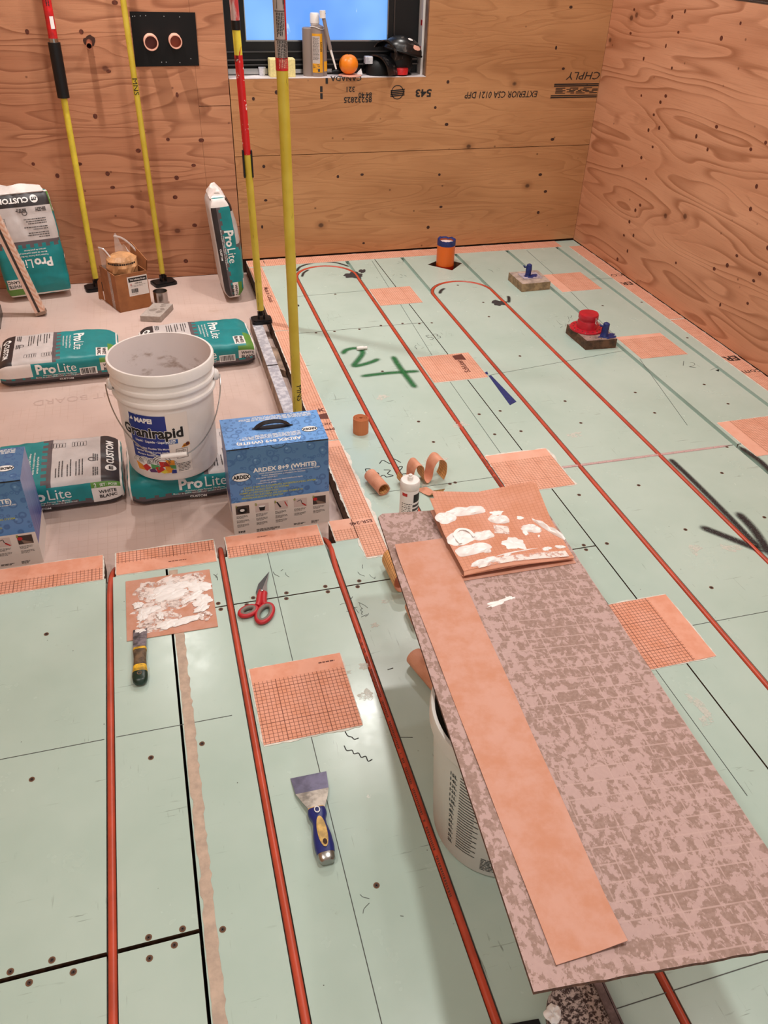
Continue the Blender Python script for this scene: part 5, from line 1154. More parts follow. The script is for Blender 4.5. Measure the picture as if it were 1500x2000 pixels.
def rolls():
    # standing roll
    def coil(m, r1, r0, h0, h1, th=.0016, turns=4, mi=0):
        n = 28*turns; P = []
        for k in range(n+1):
            a = 2*math.pi*k/28; r = r0+(r1-r0)*k/n; P.append((r, a))
        vs = []
        for r, a in P:
            for q in (0, -th): 
                for z in (h0, h1): vs.append(((r+q)*math.cos(a), (r+q)*math.sin(a), z))
        fs = []
        for k in range(n):
            b = 4*k; c = b+4
            fs += [(b, c, c+1, b+1), (b+2, b+3, c+3, c+2), (b+1, c+1, c+3, b+3), (b, b+2, c+2, c)]
        m.add(vs, fs, mi)
    t = thing('membrane_roll', 'tight orange membrane roll standing upright on the green floor', 'roll', (.857, 2.390, 0))
    m = MB(); coil(m, .0285, .006, .0, .058, .0017, 6); m.build('coil', 'roll', t, smooth=False)
    t = thing('membrane_roll', 'tan membrane roll lying on its side next to handwriting on the floor', 'roll', (.8225, 2.04, .0225), rot=(R(90), 0, R(12)))
    m = MB(); coil(m, .0225, .0185, -.047, .047, .0014, 2, 0); m.build('coil', 'tan', t)
    m = MB(); m.grid(lambda u, v: Vector((.0168*math.cos(6.283*u), .0168*math.sin(6.283*u), -.046+.092*v)), 28, 1, closeu=False, uvfn=lambda u, v: (u*.105, v*.09)); m.build('printed_inside', 'grid_back', t)
    t = thing('membrane_roll', 'tan membrane roll lying half under the left edge of the board', 'roll', (.730, 1.238, .0245), rot=(R(90), 0, R(16)))
    m = MB(); coil(m, .0245, .0225, -.055, .055, .0014, 1, 0); m.build('coil', 'tan', t)
    m = MB(); m.grid(lambda u, v: Vector((.0218*math.cos(6.283*u), .0218*math.sin(6.283*u), -.054+.108*v)), 28, 1, uvfn=lambda u, v: (u*.13, v*.11)); m.build('printed_inside', 'grid_back', t)
    def band(t, path, w, fn, name='band', mats=('tan', 'grid_back'), th=.0012):
        # path in (s, z), width across; outside fleece, inside printed
        P = smooth2([Vector(p) for p in path], 8); n = len(P); L = [0]
        for i in range(1, n): L.append(L[-1]+(P[i]-P[i-1]).length)
        m = MB(); a = []; b = []
        for i in range(n):
            tt = (P[min(i+1, n-1)]-P[max(i-1, 0)]).normalized(); nn = Vector((-tt.y, tt.x))*th; a.append(P[i]+nn); b.append(P[i])
        m.grid(lambda u, v: fn(a[round(u*(n-1))], v*w), n-1, 1, 0, uvfn=lambda u, v: (L[round(u*(n-1))], v*w))
        m.grid(lambda u, v: fn(b[round(u*(n-1))], v*w), n-1, 1, 1, uvfn=lambda u, v: (L[round(u*(n-1))], v*w))
        for s_ in (0, 1): m.grid(lambda u, v: fn((a if v < .5 else b)[round(u*(n-1))], s_*w), n-1, 1, 0)
        return m.build(name, list(mats), t, smooth=True, recalc=False)
    t = thing('curled_strip', 'wavy curled tan membrane strip standing on the floor behind the sealant cartridge', 'strip', (.905, 2.005, 0), 10)
    band(t, [(.0, .045), (-.004, .02), (.012, .004), (.03, .02), (.032, .06), (.045, .082), (.064, .07), (.068, .03), (.082, .006), (.098, .020), (.104, .06), (.122, .084), (.146, .068), (.150, .03), (.142, .004)], .05, lambda p, y: Vector((p.x, y, max(.001, p.y))))
    band(t, [(.012, .0022), (.05, .0024), (.072, .010), (.084, .034)], .042, lambda p, y: Vector((.030+y*.9+p.x*.35, -p.x+.004-y*.12, max(.001, p.y))), 'loose_end')
    t = thing('curled_strip', 'curled strip end showing its grid print under the left edge of the board', 'strip', (.772, 1.545, 0), 2)
    band(t, [(.02, .002), (-.02, .004), (-.036, .03), (-.03, .06), (-.005, .074), (.03, .066)], .105, lambda p, y: Vector((p.x, y, max(.001, p.y))), mats=('grid_back', 'tan'))
    t = thing('curled_strip', 'sliver of curled strip showing along the board edge below the gridded curl', 'strip', (.765, 1.41, 0), 0)
    band(t, [(.02, .002), (-.012, .004), (-.02, .02), (-.01, .04), (.01, .045)], .06, lambda p, y: Vector((p.x, y, max(.001, p.y))))
    # cartridge
    t = thing('sealant_cartridge', 'white sealant cartridge standing on the floor behind the board', 'cartridge', (.832, 1.742, 0), 12)
    m = MB(); m.lathe([(.024, 0), (.0265, .002), (.0265, .205), (.0258, .206)], 36); m.build('tube_body', 'white_pl', t, smooth=True)
    m = MB(); m.lathe([(.0272, .205), (.0275, .208), (.0275, .224), (.025, .2275), (.008, .2285), (.0075, .238), (.005, .2395), (.0045, .244), (0, .244)], 36); m.build('cap', 'white_pl', t, smooth=True)
    f = lambda a, z: Vector((.0268*math.sin(a/.0265), -.0268*math.cos(a/.0265), z))
    m = MB()
    m.rect(f, -.002, .165, .030, .192, 0, 8, 1); m.bars(f, -.036, -.006, .160, .0022, 14, .0062, 0, 4, .008, .8)
    for k in range(6): m.rect(f, -.004, .150-k*.0135, .034, .158-k*.0135, 1, 8, 1)
    m.rect(f, -.002, .056, .030, .070, 0, 8, 1); m.build('label_print', ['ink', 'grey_ink'], t, recalc=False)
    m = MB(); m.rect(f, -.036, .186, -.020, .196, 0, 4, 1); m.build('red_badge', 'red_ink', t, recalc=False)
# ------------------------------------------------------------------ support poles
def pole(label, foot, top, segs, pad=(.058, .045), padrot=0, z0=.055):
    # segs: (z from, z to, radius, name, material)
    t = thing('support_pole', label, 'pole', foot, group='telescopic support poles'); d = (Vector(top)-Vector(foot)); d = d/d.z
    at = lambda z: d*z
    for za, zb, r, n, mt in segs: m = MB(); m.tube([at(za), at(zb)], r, 18); m.build(n, mt, t, smooth=True)
    m = MB(); a, b = pad; pts = []
    for cx, cy, a0 in ((a-.015, b-.015, 0), (-a+.015, b-.015, 90), (-a+.015, -b+.015, 180), (a-.015, -b+.015, 270)):
        for k in range(5): q = R(a0+k*22.5); pts.append((cx+.015*math.cos(q), cy+.015*math.sin(q)))
    Mx = Matrix.Rotation(R(padrot), 4, 'Z'); xf = lambda x, y, z: Mx @ Vector((x, y, z))
    m.prism(pts, 0, .012, xf=xf); m.prism([(x*.86, y*.82) for x, y in pts], .012, .016, xf=xf); m.build('foot_pad', 'black', t)
    m = MB()
    for s in (-1, 1): m.box((s*.012-.003, -.012, .016), (s*.012+.003, .012, .045), M_=Mx)
    m.tube([at(.030), at(z0+.004)], .0085, 10); m.build('foot_hinge', 'black_gloss', t); return t, at
def wrap(at, r, ang):                     # text running down the pole, facing the camera
    def f(a, b):
        th = b/r + R(ang); p = at(-a); return p + Vector(((r+.0006)*math.sin(th), -(r+.0006)*math.cos(th), 0))
    return f
def poles():
    t, at = pole('support pole left of the cardboard box, black grip and red upper tube', (-.056, 4.135, ZR), (-.030, 4.135, 2.41), [(.055, .87, .0138, 'lower_tube', 'yellow'), (.86, 1.07, .0255, 'grip', 'black'), (1.068, 1.085, .019, 'collar', 'steel'), (1.08, 2.45, .0185, 'upper_tube', 'red')], padrot=10)
    m = MB(); f = wrap(at, .0185, 8); m.text('TRIGGER', .026, f, -1.40, 0, 0, .02, gridx=.005); m.text('TRIGGER', .026, f, -1.60, 0, 0, .02, gridx=.005); m.bars(f, -1.30, -1.20, -.006, .004, 2, -.008, 0, 1, .008, 1); m.build('lettering', 'ink', t, recalc=False)
    m = MB(); f2 = wrap(at, .0188, 25); m.rect(f2, -1.165, -.008, -1.12, .008, 0, 1, 4); m.build('bar_sticker', 'white_ink', t, recalc=False)
    t, at = pole('all yellow support pole marked MNS, right of the cardboard box', (.268, 4.140, ZR), (.252, 4.140, 2.41), [(.055, 2.45, .0128, 'tube', 'yellow_scuff')], padrot=20)
    m = MB(); m.text('MNS', .030, wrap(at, .0130, -4), -.900, 0, 0, .0, 1.15, gridx=.004); m.build('lettering', 'ink', t, recalc=False)
    t, at = pole('support pole with a torn red sleeve, foot on the far steel track', (.662, 3.42, .001), (.612, 3.42, 2.41), [(.055, .72, .0150, 'lower_tube', 'yellow_scuff'), (.70, 1.045, .0152, 'torn_sleeve', 'torn_red'), (1.03, 1.125, .0148, 'middle_tube', 'yellow'), (1.125, 1.155, .0162, 'collar', 'black'), (1.155, 2.40, .0158, 'upper_tube', 'worn_red')], pad=(.045, .038))
    m = MB()
    for s in (-1, 1): m.box((.6475-.662+s*.0165-.0028, -.012, .615), (.6475-.662+s*.0165+.0028, .010, .715))
    m.build('spring_clip', 'black', t)
    m = MB(); w = wrap(at, .0150, 15); m.add([w(-1.03, -.013), w(-1.03, -.002), w(-1.075, .010), w(-1.06, .0)], [(0, 1, 2, 3)]); m.build('sleeve_tear', 'torn_red', t, recalc=False)
    t, at = pole('support pole with silver and red printed label, standing behind the right blue box', (.6455, 2.450, .001), (.6345, 2.45, 2.41), [(.055, 1.128, .0160, 'lower_tube', 'yellow_scuff'), (1.127, 1.158, .0168, 'red_band', 'red'), (1.157, 2.2, .0167, 'label_sleeve', 'silver_label'), (2.2, 2.40, .0160, 'upper_tube', 'yellow')], pad=(.045, .038))
    m = MB(); f = wrap(at, .0170, 0)
    for a in (-1.20, -1.265, -1.335): m.rect(f, a-.0008, -.0165, a+.0008, .0165, 0, 1, 6)
    m.bars(f, -1.198, -1.152, -.012, .0022, 7, -.0042, 0, 2, .006, 1); m.bars(f, -1.262, -1.205, -.012, .0022, 5, -.0042, 0, 3, .006, .7)
    m.rect(f, -1.326, -.010, -1.270, -.0088, 0, 1, 1); m.rect(f, -1.326, .009, -1.270, .010, 0, 1, 1); m.ribbon([(-1.31, -.008), (-1.30, .006), (-1.28, .008)], .0015, f)
    m.text('RD', .024, f, -1.365, -.004, 0, .04, gridx=.004); m.text('HO', .024, f, -1.41, -.004, 0, .04, gridx=.004); m.build('label_print', 'ink', t, recalc=False)
    m = MB(); m.rect(f, -1.335, .011, -1.20, .018, 0, 1, 3); m.build('red_stripe', 'red', t, recalc=False)
    m = MB(); m.bars(f, -1.155, -1.131, -.010, .0018, 6, -.0042, 0, 5, .006, 1); m.build('band_print', 'pvc_pink', t, recalc=False)
    m = MB(); m.text('MNS', .030, wrap(at, .0164, 25), -.153, 0, 0, .0, 1.0, gridx=.004); m.build('lettering', 'ink', t, recalc=False)
    # steel tracks under two of the poles
    def track(label, y0, y1, prints):
        t = thing('steel_track', label, 'track', (.639, (y0+y1)/2, ZR), group='galvanized steel tracks along the recess edge'); L = (y1-y0)/2
        m = MB(); m.box((-.022, -L, .060), (.022, L, .062)); m.build('web', 'galv', t)
        for s in (-1, 1): m = MB(); m.box((s*.022-.0012, -L, .0005), (s*.022+.0012, L, .0612)); m.build('flange', 'track_side', t)
        m = MB(); rn = random.Random(int(y0*10))
        for k in range(prints):
            y = -L+.05+k*.011; hh = rn.uniform(.004, .009); m.add([(-.0236, y, .03), (-.0236, y+.005, .03), (-.0236, y+.0065, .03+hh*1.6), (-.0236, y+.0015, .03+hh*1.6)], [(0, 1, 2, 3)])
        if prints: m.build('red_print', 'red', t, recalc=False)
    track('dusty steel track along the recess edge under the pole with the torn sleeve', 2.985, 3.475, 0)
    track('dusty steel track along the recess edge behind the right blue box', 2.20, 2.975, 34)
    t = thing('carton_scrap', 'torn scrap of brown cardboard jammed beside the far steel track', 'cardboard', (.680, 3.10, ZR))
    m = MB(); m.prism([(-.014, -.09), (.012, -.12), (.014, .10), (-.012, .13)], .0005, .030); m.build('scrap', 'track_side', t)

# ------------------------------------------------------------------ things by the window wall
def wall_side():
    # straightedge leaning at the left
    a = Vector((-.305, 3.845, ZR)); b = Vector((-.735, 3.98, 1.80)); d = (b-a).normalized()
    t = thing('straightedge', 'long pale metal straightedge leaning in front of the upright bag', 'level', a)
    side = d.cross(Vector((0, -1, 0))).normalized(); nrm = side.cross(d).normalized()
    L = (b-a).length
    Mx = Matrix.Identity(4)
    for i in range(3): Mx[i][0], Mx[i][1], Mx[i][2] = side[i], nrm[i], d[i]
    if Mx[0][0] < 0:
        for i in range(3): Mx[i][0] *= -1; Mx[i][1] *= -1
    m = MB(); m.box((-.016, -.020, .012), (-.004, .020, L), M_=Mx); m.build('rail', simple('pink_metal', (226, 192, 176), 0.35, 0.3), t)
    m = MB(); m.box((-.004, -.012, .012), (.008, .012, L), M_=Mx); m.build('groove', 'dark_steel', t)
    m = MB(); m.box((.008, -.020, .012), (.026, .020, L), M_=Mx)
    g = G('hatched_rail', (228, 190, 168), 0.4, 0.2); o = g.xyz(g.co()); fr = g.math('FRACT', g.math('MULTIPLY', g.math('ADD', o[2], o[0]), 45.0))
    g.set('Base Color', g.mix(g.bw(fr, .35, .65), (224, 176, 150), (234, 206, 190))); m.build('rail', g.m, t)  # diagonal bands paint a reflection into the rail's colour
    m = MB(); m.box((-.018, -.022, .006), (.029, .022, .020), M_=Mx); m.build('end_cap', 'stud', t)
    t = thing('foam_block', 'dark grey block cut off by the left photo edge in the recess', 'block', (-.535, 3.80, ZR), 2)
    m = MB(); m.box((-.075, -.09, 0), (.065, .09, .05)); m.build('block', 'dark_steel', t, bevel=.004, merge=True); m = MB(); m.box((-.072, -.086, .0505), (.062, .086, .056)); m.build('lid', 'black', t, merge=True)
    # open carton
    c = [Vector((-.018, 3.962, 0)), Vector((.051, 3.800, 0)), Vector((.196, 3.850, 0)), Vector((.127, 4.012, 0))]
    t = thing('cardboard_box', 'open brown cardboard box with a shipping label, stuffed with paper and film', 'box', (.089, 3.906, ZR)); o = Vector((.089, 3.906, 0)); q = [p-o for p in c]
    h = .176; m = MB()
    for i in range(4):
        a, b = q[i], q[(i+1) % 4]; n = (b-a).normalized(); n = Vector((-n.y, n.x, 0))*.004
        up = Vector((0, 0, h)); vs = [a, b, b+up, a+up, a+n, b+n, b+n+up, a+n+up]; m.add(vs, [(0, 1, 2, 3), (5, 4, 7, 6), (3, 2, 6, 7), (0, 4, 5, 1), (0, 3, 7, 4), (1, 5, 6, 2)])
    m.add([p+Vector((0, 0, .003)) for p in q], [(0, 1, 2, 3)]); m.build('carton', 'cardboard', t)
    m = MB(); up = Vector((0, 0, h)); a, b = q[2]+up, q[3]+up; e = Vector((.012, .006, .085)); m.add([a, b, b+e, a+e*.55, a+e*.55+Vector((.003, 0, 0)), b+e+Vector((.003, 0, 0)), b+Vector((.003, 0, 0)), a+Vector((.003, 0, 0))], [(0, 1, 2, 3), (7, 6, 5, 4), (3, 2, 5, 4)]); m.build('back_flap', 'cardboard', t)
    m = MB(); a, b = q[0]+Vector((0, 0, .01)), q[0]+Vector((-.010, .004, .10)); m.add([q[0]+Vector((-.003, 0, .004)), q[0]+Vector((-.03, .03, .004)), q[0]+Vector((-.022, .03, .09)), q[0]+Vector((-.003, 0, .12))], [(0, 1, 2, 3)]); m.build('side_flap', 'cardboard', t)
    X = (q[2]-q[1]).normalized(); Nn = Vector((X.y, -X.x, 0))
    fx = lambda off: (lambda a, b: q[1] + X*a + Nn*off + Vector((0, 0, b)))
    m = MB(); m.rect(fx(.0006), .055, .068, .150, .160); m.build('shipping_label', 'paper', t, recalc=False)
    m = MB(); m.rect(fx(.0009), .060, .134, .148, .154, 0); m.text('TCI Infinity Drain', .0105, fx(.0013), .104, .144, 1, .03); m.text('HDB 65-R', .008, fx(.0012), .105, .126, 0, .03); m.bars(fx(.0012), .066, .140, .116, .0012, 2, .005, 0, 1, .01, .8)
    x = .068
    rn = random.Random(1)
    while x < .100: w = rn.choice((.0008, .0016, .0024)); m.rect(fx(.0012), x, .082, x+w, .102); x += w+rn.choice((.0008, .0014))
    m.bars(fx(.0012), .066, .095, .076, .001, 1, .005, 0, 4, .005, 1); m.build('label_print', ['ink', 'white_ink'], t, recalc=False)
    m = MB(); m.text('4', .012, fx(.0012), .069, .122, 0, .05); m.build('red_print', 'red_ink', t, recalc=False)
    Y2 = (q[1]-q[0]).normalized(); N2 = Vector((Y2.y, -Y2.x, 0)); g2 = lambda a, b: q[0]+Y2*a+N2*.0007+Vector((0, 0, b))
    m = MB(); m.rect(g2, .095, .0, .128, h, 0, 1, 6); m.build('clear_tape', 'film', t, recalc=False)
    # the packed things
    t = thing('paper_bundle', 'crumpled brown paper bundle rising out of the cardboard box', 'paper', (.089, 3.906, ZR+.150))
    m = MB(); m.lathe([(.064, -.02), (.070, .02), (.072, .045), (.066, .072), (.048, .088), (.02, .093), (0, .094)], 28); m.v = [v + Vector((v.x, v.y, 0)).normalized()*.012*noise.noise(v*38) if v.xy.length > 1e-4 else v for v in m.v]; m.build('bundle', 'kraft', t, smooth=False)
    m = MB(); f = lambda a, b: Vector((.0735*math.sin(a/.07), -.0735*math.cos(a/.07), .060+b)); m.bars(f, -.07, .07, .0, .008, 1, .01, 0, 4, .008, 1); m.build('tape_print', 'ink', t, recalc=False)
    t = thing('plastic_bag', 'clear plastic film bag sticking up at the back of the cardboard box', 'plastic bag', (.105, 3.935, ZR+.17))
    m = MB(); m.grid(lambda u, v: Vector((-.045+.12*u*(1-.35*v)+.03*v*(1-u)-.018*v, .012+.022*math.sin(u*3), .145*v*(1-.55*u**1.3)+.015*math.sin(u*9)*v)), 14, 12); m.build('film', 'film', t, smooth=True)
    m = MB(); m.tube(smooth3([(-.033, .014, .142), (.0, .03, .125), (.04, .033, .085), (.072, .02, .03), (.082, .0, .0)], 6), .0045, 8); m.build('film_fold', 'film', t, smooth=True)
    t = thing('plastic_bag', 'clear plastic film bag at the left front of the cardboard box', 'plastic bag', (.030, 3.90, ZR+.165))
    m = MB(); m.grid(lambda u, v: Vector((-.034+.075*u, .030-.075*u+.012*math.sin(v*4), .105*v*(1-.55*u)+.006*math.sin(u*8))), 12, 10); m.build('film', 'film', t, smooth=True)
    m = MB(); m.tube(smooth3([(-.034, .03, .105), (-.01, .012, .098), (.015, -.012, .068), (.04, -.042, .048)], 5), .0035, 8); m.build('film_fold', 'film', t, smooth=True)
    # steel ring and foam block
    t = thing('steel_ring', 'short stainless steel drain ring behind the grey foam block', 'ring', (.243, 3.885, ZR)); m = MB(); m.nocap = True
    m.lathe([(.033, 0), (.0335, .056), (.034, .060), (.0315, .060), (.031, .0)], 40); m.build('ring', 'steel', t, smooth=True)
    t = thing('foam_pad', 'flat grey foam block with dents lying beside the cardboard box', 'block', (0, 0, 0))
    pts = [(.138, 3.678), (.227, 3.650), (.294, 3.795), (.205, 3.823)]; m = MB(); m.prism(pts, ZR, ZR+.028); m.build('pad', 'foam', t, bevel=.002, merge=True)
    m = MB(); f = flat(ZR+.0283)
    for x, y, l, w, a in ((.20, 3.737, .04, .026, 20), (.225, 3.708, .03, .026, 30), (.242, 3.735, .02, .03, 0), (.247, 3.772, .028, .016, 10), (.253, 3.795, .03, .014, 25)): m.blob(f, x, y, l, w, a, .0008, int(x*1000), .2)
    m.build('dent', 'foam_dent', t, smooth=True)  # darker grey patches laid on the pad top
    # black plate with pipe stubs
    t = thing('wall_plate', 'black rubber sheet screwed to the left plywood wall around two pipe stubs', 'plate', (.415, YB, 1.009)); 
    m = MB(); m.prism([(-.140, -.105), (.139, -.103), (.143, .103), (-.134, .105)], 0, .0035, xf=lambda x, y, z: Vector((x, -z, y))); m.build('sheet', 'black_gloss', t)
    m = MB(); f = lambda x, y: Vector((x, -.0042, y))
    for x, y in ((-.115, .088), (-.092, .089), (-.069, .090), (.075, .086), (-.134+.01, .087), (.008, .088), (.105, -.075), (-.005, -.088), (-.025, -.088), (.055, -.090)): m.disc(f, x, y, .0022, mi=0, n=10)
    m.build('screw', 'steel', t, recalc=False)
    for i, (x, y, r, inner, lab) in enumerate(((.353, 1.003, .031, 'pipe_dark', 'left pipe stub through the black plate, pale pink with a plugged end'), (.458, 1.007, .028, 'pipe_amber', 'right pipe stub through the black plate, glowing amber inside'))):  # inside of the right stub is one flat amber colour
        t = thing('pipe_stub', lab, 'pipe', (x, YB-.0045, y), group='pipe stubs through the black plate', rot=(R(90), 0, 0)); m = MB()
        m.lathe([(r, 0), (r, .062), (r*.97, .064), (r*.84, .064), (r*.83, .060), (r*.83, .030)], 32); m.build('pipe', 'pvc_pink', t, smooth=True)
        m = MB(); m.disc(lambda a, b: Vector((a, b, .031)), 0, 0, r*.83, mi=0, n=28); m.build('inside', inner, t)
    t = thing('copper_pipe', 'short copper pipe stub poking out of the plywood left of the plate', 'pipe', (.094, YB-.0005, .998), rot=(R(94), 0, 0))
    m = MB(); m.nocap = True; m.lathe([(.0125, 0), (.0125, .075), (.0105, .075), (.0105, .01)], 24); m.build('pipe', 'copper', t, smooth=True)
    m = MB(); m.disc(lambda a, b: Vector((a, b, .012)), 0, 0, .0105, n=20); m.build('inside', 'ink', t)
    m = MB(); m.blob(lambda a, b, h=0.0: Vector((a, b, .0006)), .002, .004, .05, .042, 40, 0, 3, .15); m.build('wall_hole', 'knot', t)

def sill_things():
    z = .852
    t = thing('sponge_block', 'pale yellow foam sponge block on the sill behind the right pole', 'sponge', (.939, 4.266, z), 0)
    m = MB(); m.box((-.060, -.032, 0), (.060, .032, .076)); m.build('block', 'sponge', t, bevel=.004, merge=True)
    m = MB(); m.rect(flat(.0763), -.028, -.01, -.022, .012); m.rect(flat(.0763), .026, -.01, .032, .012); m.build('mark', 'grey_ink', t)
    t = thing('adhesive_cartridge', 'twin adhesive cartridge with amber label and strapped mixing nozzle on the sill', 'cartridge', (1.098, 4.270, z), 0)
    m = MB(); m.lathe([(.026, 0), (.027, .003), (.027, .196), (.023, .200)], 32, c=(-.028, .006, 0)); m.build('left_tube', 'cart_grey', t, smooth=True)
    m = MB(); m.lathe([(.031, 0), (.032, .003), (.032, .196), (.029, .205), (.016, .212)], 36, c=(.012, -.004, 0)); m.lathe([(.018, 0), (.019, .003), (.019, .198), (.016, .202)], 28, c=(.042, .006, 0)); m.build('right_tube', 'cart_grey', t, smooth=True)
    f = lambda a, q: Vector((.012+.0325*math.sin(a/.032), -.004-.0325*math.cos(a/.032), q)); m = MB(); m.rect(f, -.030, .018, .022, .178, 0, 14, 1); m.build('label', 'label_grey', t, smooth=True, recalc=False)
    f2 = lambda a, q: Vector((.012+.0329*math.sin(a/.032), -.004-.0329*math.cos(a/.032), q)); m = MB(); m.rect(f2, .007, .018, .022, .178, 0, 6, 1); m.rect(f2, -.030, .168, .022, .178, 0, 14, 1); m.rect(f2, -.030, .018, .010, .056, 0, 14, 1); m.build('amber_band', 'amber_label', t, recalc=False)
    f3 = lambda a, q: Vector((.012+.0333*math.sin(a/.032), -.004-.0333*math.cos(a/.032), q)); m = MB(); m.bars(f3, -.026, .004, .160, .0018, 18, .0052, 0, 4, .007, .8); m.bars(f3, -.026, .006, .050, .003, 4, .006, 0, 6, .012, .9); m.rect(f3, -.004, .022, .006, .034, 0, 4, 1); m.build('label_print', 'grey_ink', t, recalc=False)
    m = MB(); m.text('EPOXY', .013, lambda a, b: f3(.0145-b, .125+a), 0, 0, 0, .03); m.build('lettering', 'ink', t, recalc=False)
    f4 = lambda a, q: Vector((.042+.0195*math.sin(a/.019), .006-.0195*math.cos(a/.019), q)); m = MB(); m.rect(f4, -.006, .020, .024, .062, 0, 8, 1); m.build('amber_band', 'amber_label', t, recalc=False)
    m = MB(); m.lathe([(.018, .204), (.020, .216), (.022, .218), (.022, .252), (.019, .258), (.0, .259)], 24, c=(.004, 0, 0)); m.build('cap', 'white_pl', t, smooth=True)
    m = MB(); m.tube([(.034, -.034, .268), (.036, -.034, .255)], .0135, 16); m.tube([(.036, -.034, .255), (.068, -.042, .115)], .0085, 14); m.build('mixing_nozzle', 'cart_grey', t, smooth=True)
    m = MB(); m.tube([(.034, -.0345, .270), (.0352, -.0345, .240)], .0140, 16); m.tube([(.068, -.042, .116), (.094, -.048, .034)], [.006, .0038], 12); m.build('nozzle_tip', 'white_pl', t, smooth=True)
    m = MB(); m.tube([(.012+.034*math.cos(a), -.004+.034*math.sin(a), .200+.006*math.sin(a*2)) for a in [2*math.pi*k/30 for k in range(30)]], .0013, 6, closed=True); m.build('zip_tie', 'white_pl', t)
    t = thing('tape_lid', 'flat pinkish paper lid and tape under the orange on the sill', 'lid', (1.268, 4.258, z), 0)
    m = MB(); m.lathe([(.050, 0), (.056, .002), (.056, .0045), (.050, .006), (.0, .006)], 36); m.build('lid', 'pvc_pink', t, smooth=True)
    m = MB(); m.grid(lambda u, v: Vector((.035+.025*u, -.01+.03*v, .0065+.022*u*v)), 6, 6); m.build('paper_curl', 'paper', t, smooth=True)
    t = thing('orange', 'ripe orange fruit sitting on the window sill', 'fruit', (1.262, 4.262, z+.0062))
    m = MB(); r = .0455; m.lathe([(r*math.sin(math.pi*k/24)+(1e-7 if k in (0, 24) else 0), r*.95-r*.95*math.cos(math.pi*k/24)+.003*math.exp(-((24-k)/2.5)**2)*-1) for k in range(25)], 40); m.build('fruit', 'peel', t, smooth=True)
    m = MB(); m.disc(lambda a, b: Vector((a, b, r*1.9-.0022)), 0, 0, .0035, n=10); m.build('stem_button', 'grey_ink', t)
    t = thing('screwdriver', 'dark handled tool lying on the sill behind the orange', 'tool', (1.22, 4.312, z+.012), 0)
    m = MB(); m.tube([(-.075, 0, -.006), (-.03, 0, -.002)], .0045, 10); m.build('shaft', 'dark_steel', t, smooth=True); m = MB(); m.tube([(-.03, 0, -.002), (-.012, 0, 0), (.06, 0, 0), (.095, 0, 0), (.105, 0, 0)], [.008, .011, .0115, .012, .006], 14); m.build('handle', 'black', t, smooth=True)
    t = thing('metal_bar', 'flat aluminium bar with an end tab lying along the back of the sill', 'bar', (.83, 4.314, z), 0)
    m = MB(); m.box((-.14, -.004, .004), (.05, .004, .028)); m.box((.1, -.004, .006), (.36, .004, .024)); m.build('bar', 'steel', t); m = MB(); m.lathe([(.013, 0), (.018, .034), (.017, .036), (0, .036)], 16, c=(.02, -.018, 0)); m.build('end_tab', 'galv', t, smooth=True)
    # knee pads
    t = thing('knee_pads', 'pair of dusty black hard shell knee pads piled on the right end of the sill', 'knee pads', (1.47, 4.275, z), 0)
    m = MB(); m.lathe([(.105, 0), (.108, .002), (.108, .005), (0, .006)], 40, sx=1.05, sy=.42); m.build('base_flap', 'black', t, smooth=True)
    # lower shell : an arched strap open to the left
    def shell(m, c, L, r, a0, a1, th, taper=0.0, nx=16, na=20, rot=0.0, dome=0.0):
        Mx = Matrix.Translation(c) @ Matrix.Rotation(R(rot), 4, 'Z')
        def g(h):
            def f(u, v):
                a = R(a0+(a1-a0)*u); rr = (r+h)*(1-taper*v)*(1 if not dome else math.sqrt(max(.02, 1-(dome*v)**2)))
                return Mx @ Vector((rr*math.cos(a), -L/2+L*v, rr*math.sin(a)))
            return f
        m.grid(g(th), na, nx); m.grid(g(0), na, nx)
        for s_ in (0, 1): m.grid(lambda u, v: g(th*v)(s_, u), nx, 1); m.grid(lambda u, v: g(th*v)(u, s_), na, 1)
    m = MB(); shell(m, Vector((-.052, -.006, .004)), .075, .080, 3, 172, .007, .05, rot=-52); m.build('lower_shell', 'shell', t, smooth=True, merge=True)
    m = MB(); m.lathe([(.066, .003), (.068, .03), (.055, .06), (.03, .074), (0, .078)], 28, c=(-.050, .006, 0), sx=1.0, sy=.62); m.build('knee_liner', 'black', t, smooth=True)
    m = MB(); shell(m, Vector((-.012, -.005, .085)), .07, .062, -12, 150, .005, .0, rot=-48); m.build('upper_rim', 'shell', t, smooth=True, merge=True)
    m = MB(); n = 26
    def dome(u, v):
        a = 2*math.pi*u; p = math.pi/2*v; x = .098*math.cos(p)*math.cos(a); y = .056*math.cos(p)*math.sin(a); zz = .066*math.sin(p)
        c, s_ = math.cos(R(14)), math.sin(R(14)); x2 = x*c + zz*s_; z2 = -x*s_*.9 + zz*c
        return Vector((.060+x2, -.012+y, .102+z2))
    m.grid(dome, 36, 14, closeu=True); m.build('upper_shell', 'shell', t, smooth=True, merge=True)
    m = MB(); m.tube([dome(k/36, 0)+Vector((0, 0, -.001)) for k in range(36)], .005, 8, closed=True); m.build('shell_rim', 'black_gloss', t, smooth=True)
    m = MB(); m.lathe([(.04, .005), (.052, .03), (.050, .07), (.044, .094)], 24, c=(.055, .005, 0), sx=1.2, sy=.62); m.build('foam_core', 'black', t, smooth=True)
    m = MB(); m.lathe([(.034, .006), (.036, .03), (.034, .034)], 20, c=(.052, -.022, 0)); m.build('red_strap', 'red', t, smooth=True)
    m = MB(); m.blob(lambda a, b, h=0.0: dome(.86+a*1.2, .30+b*4)+Vector((0, -.0012, .0012)), 0, 0, .085, .05, 0, .001, 3, .15); m.build('reflective_patch', 'pvc_pink', t, smooth=True)  # pale pink patch on the front of the dome
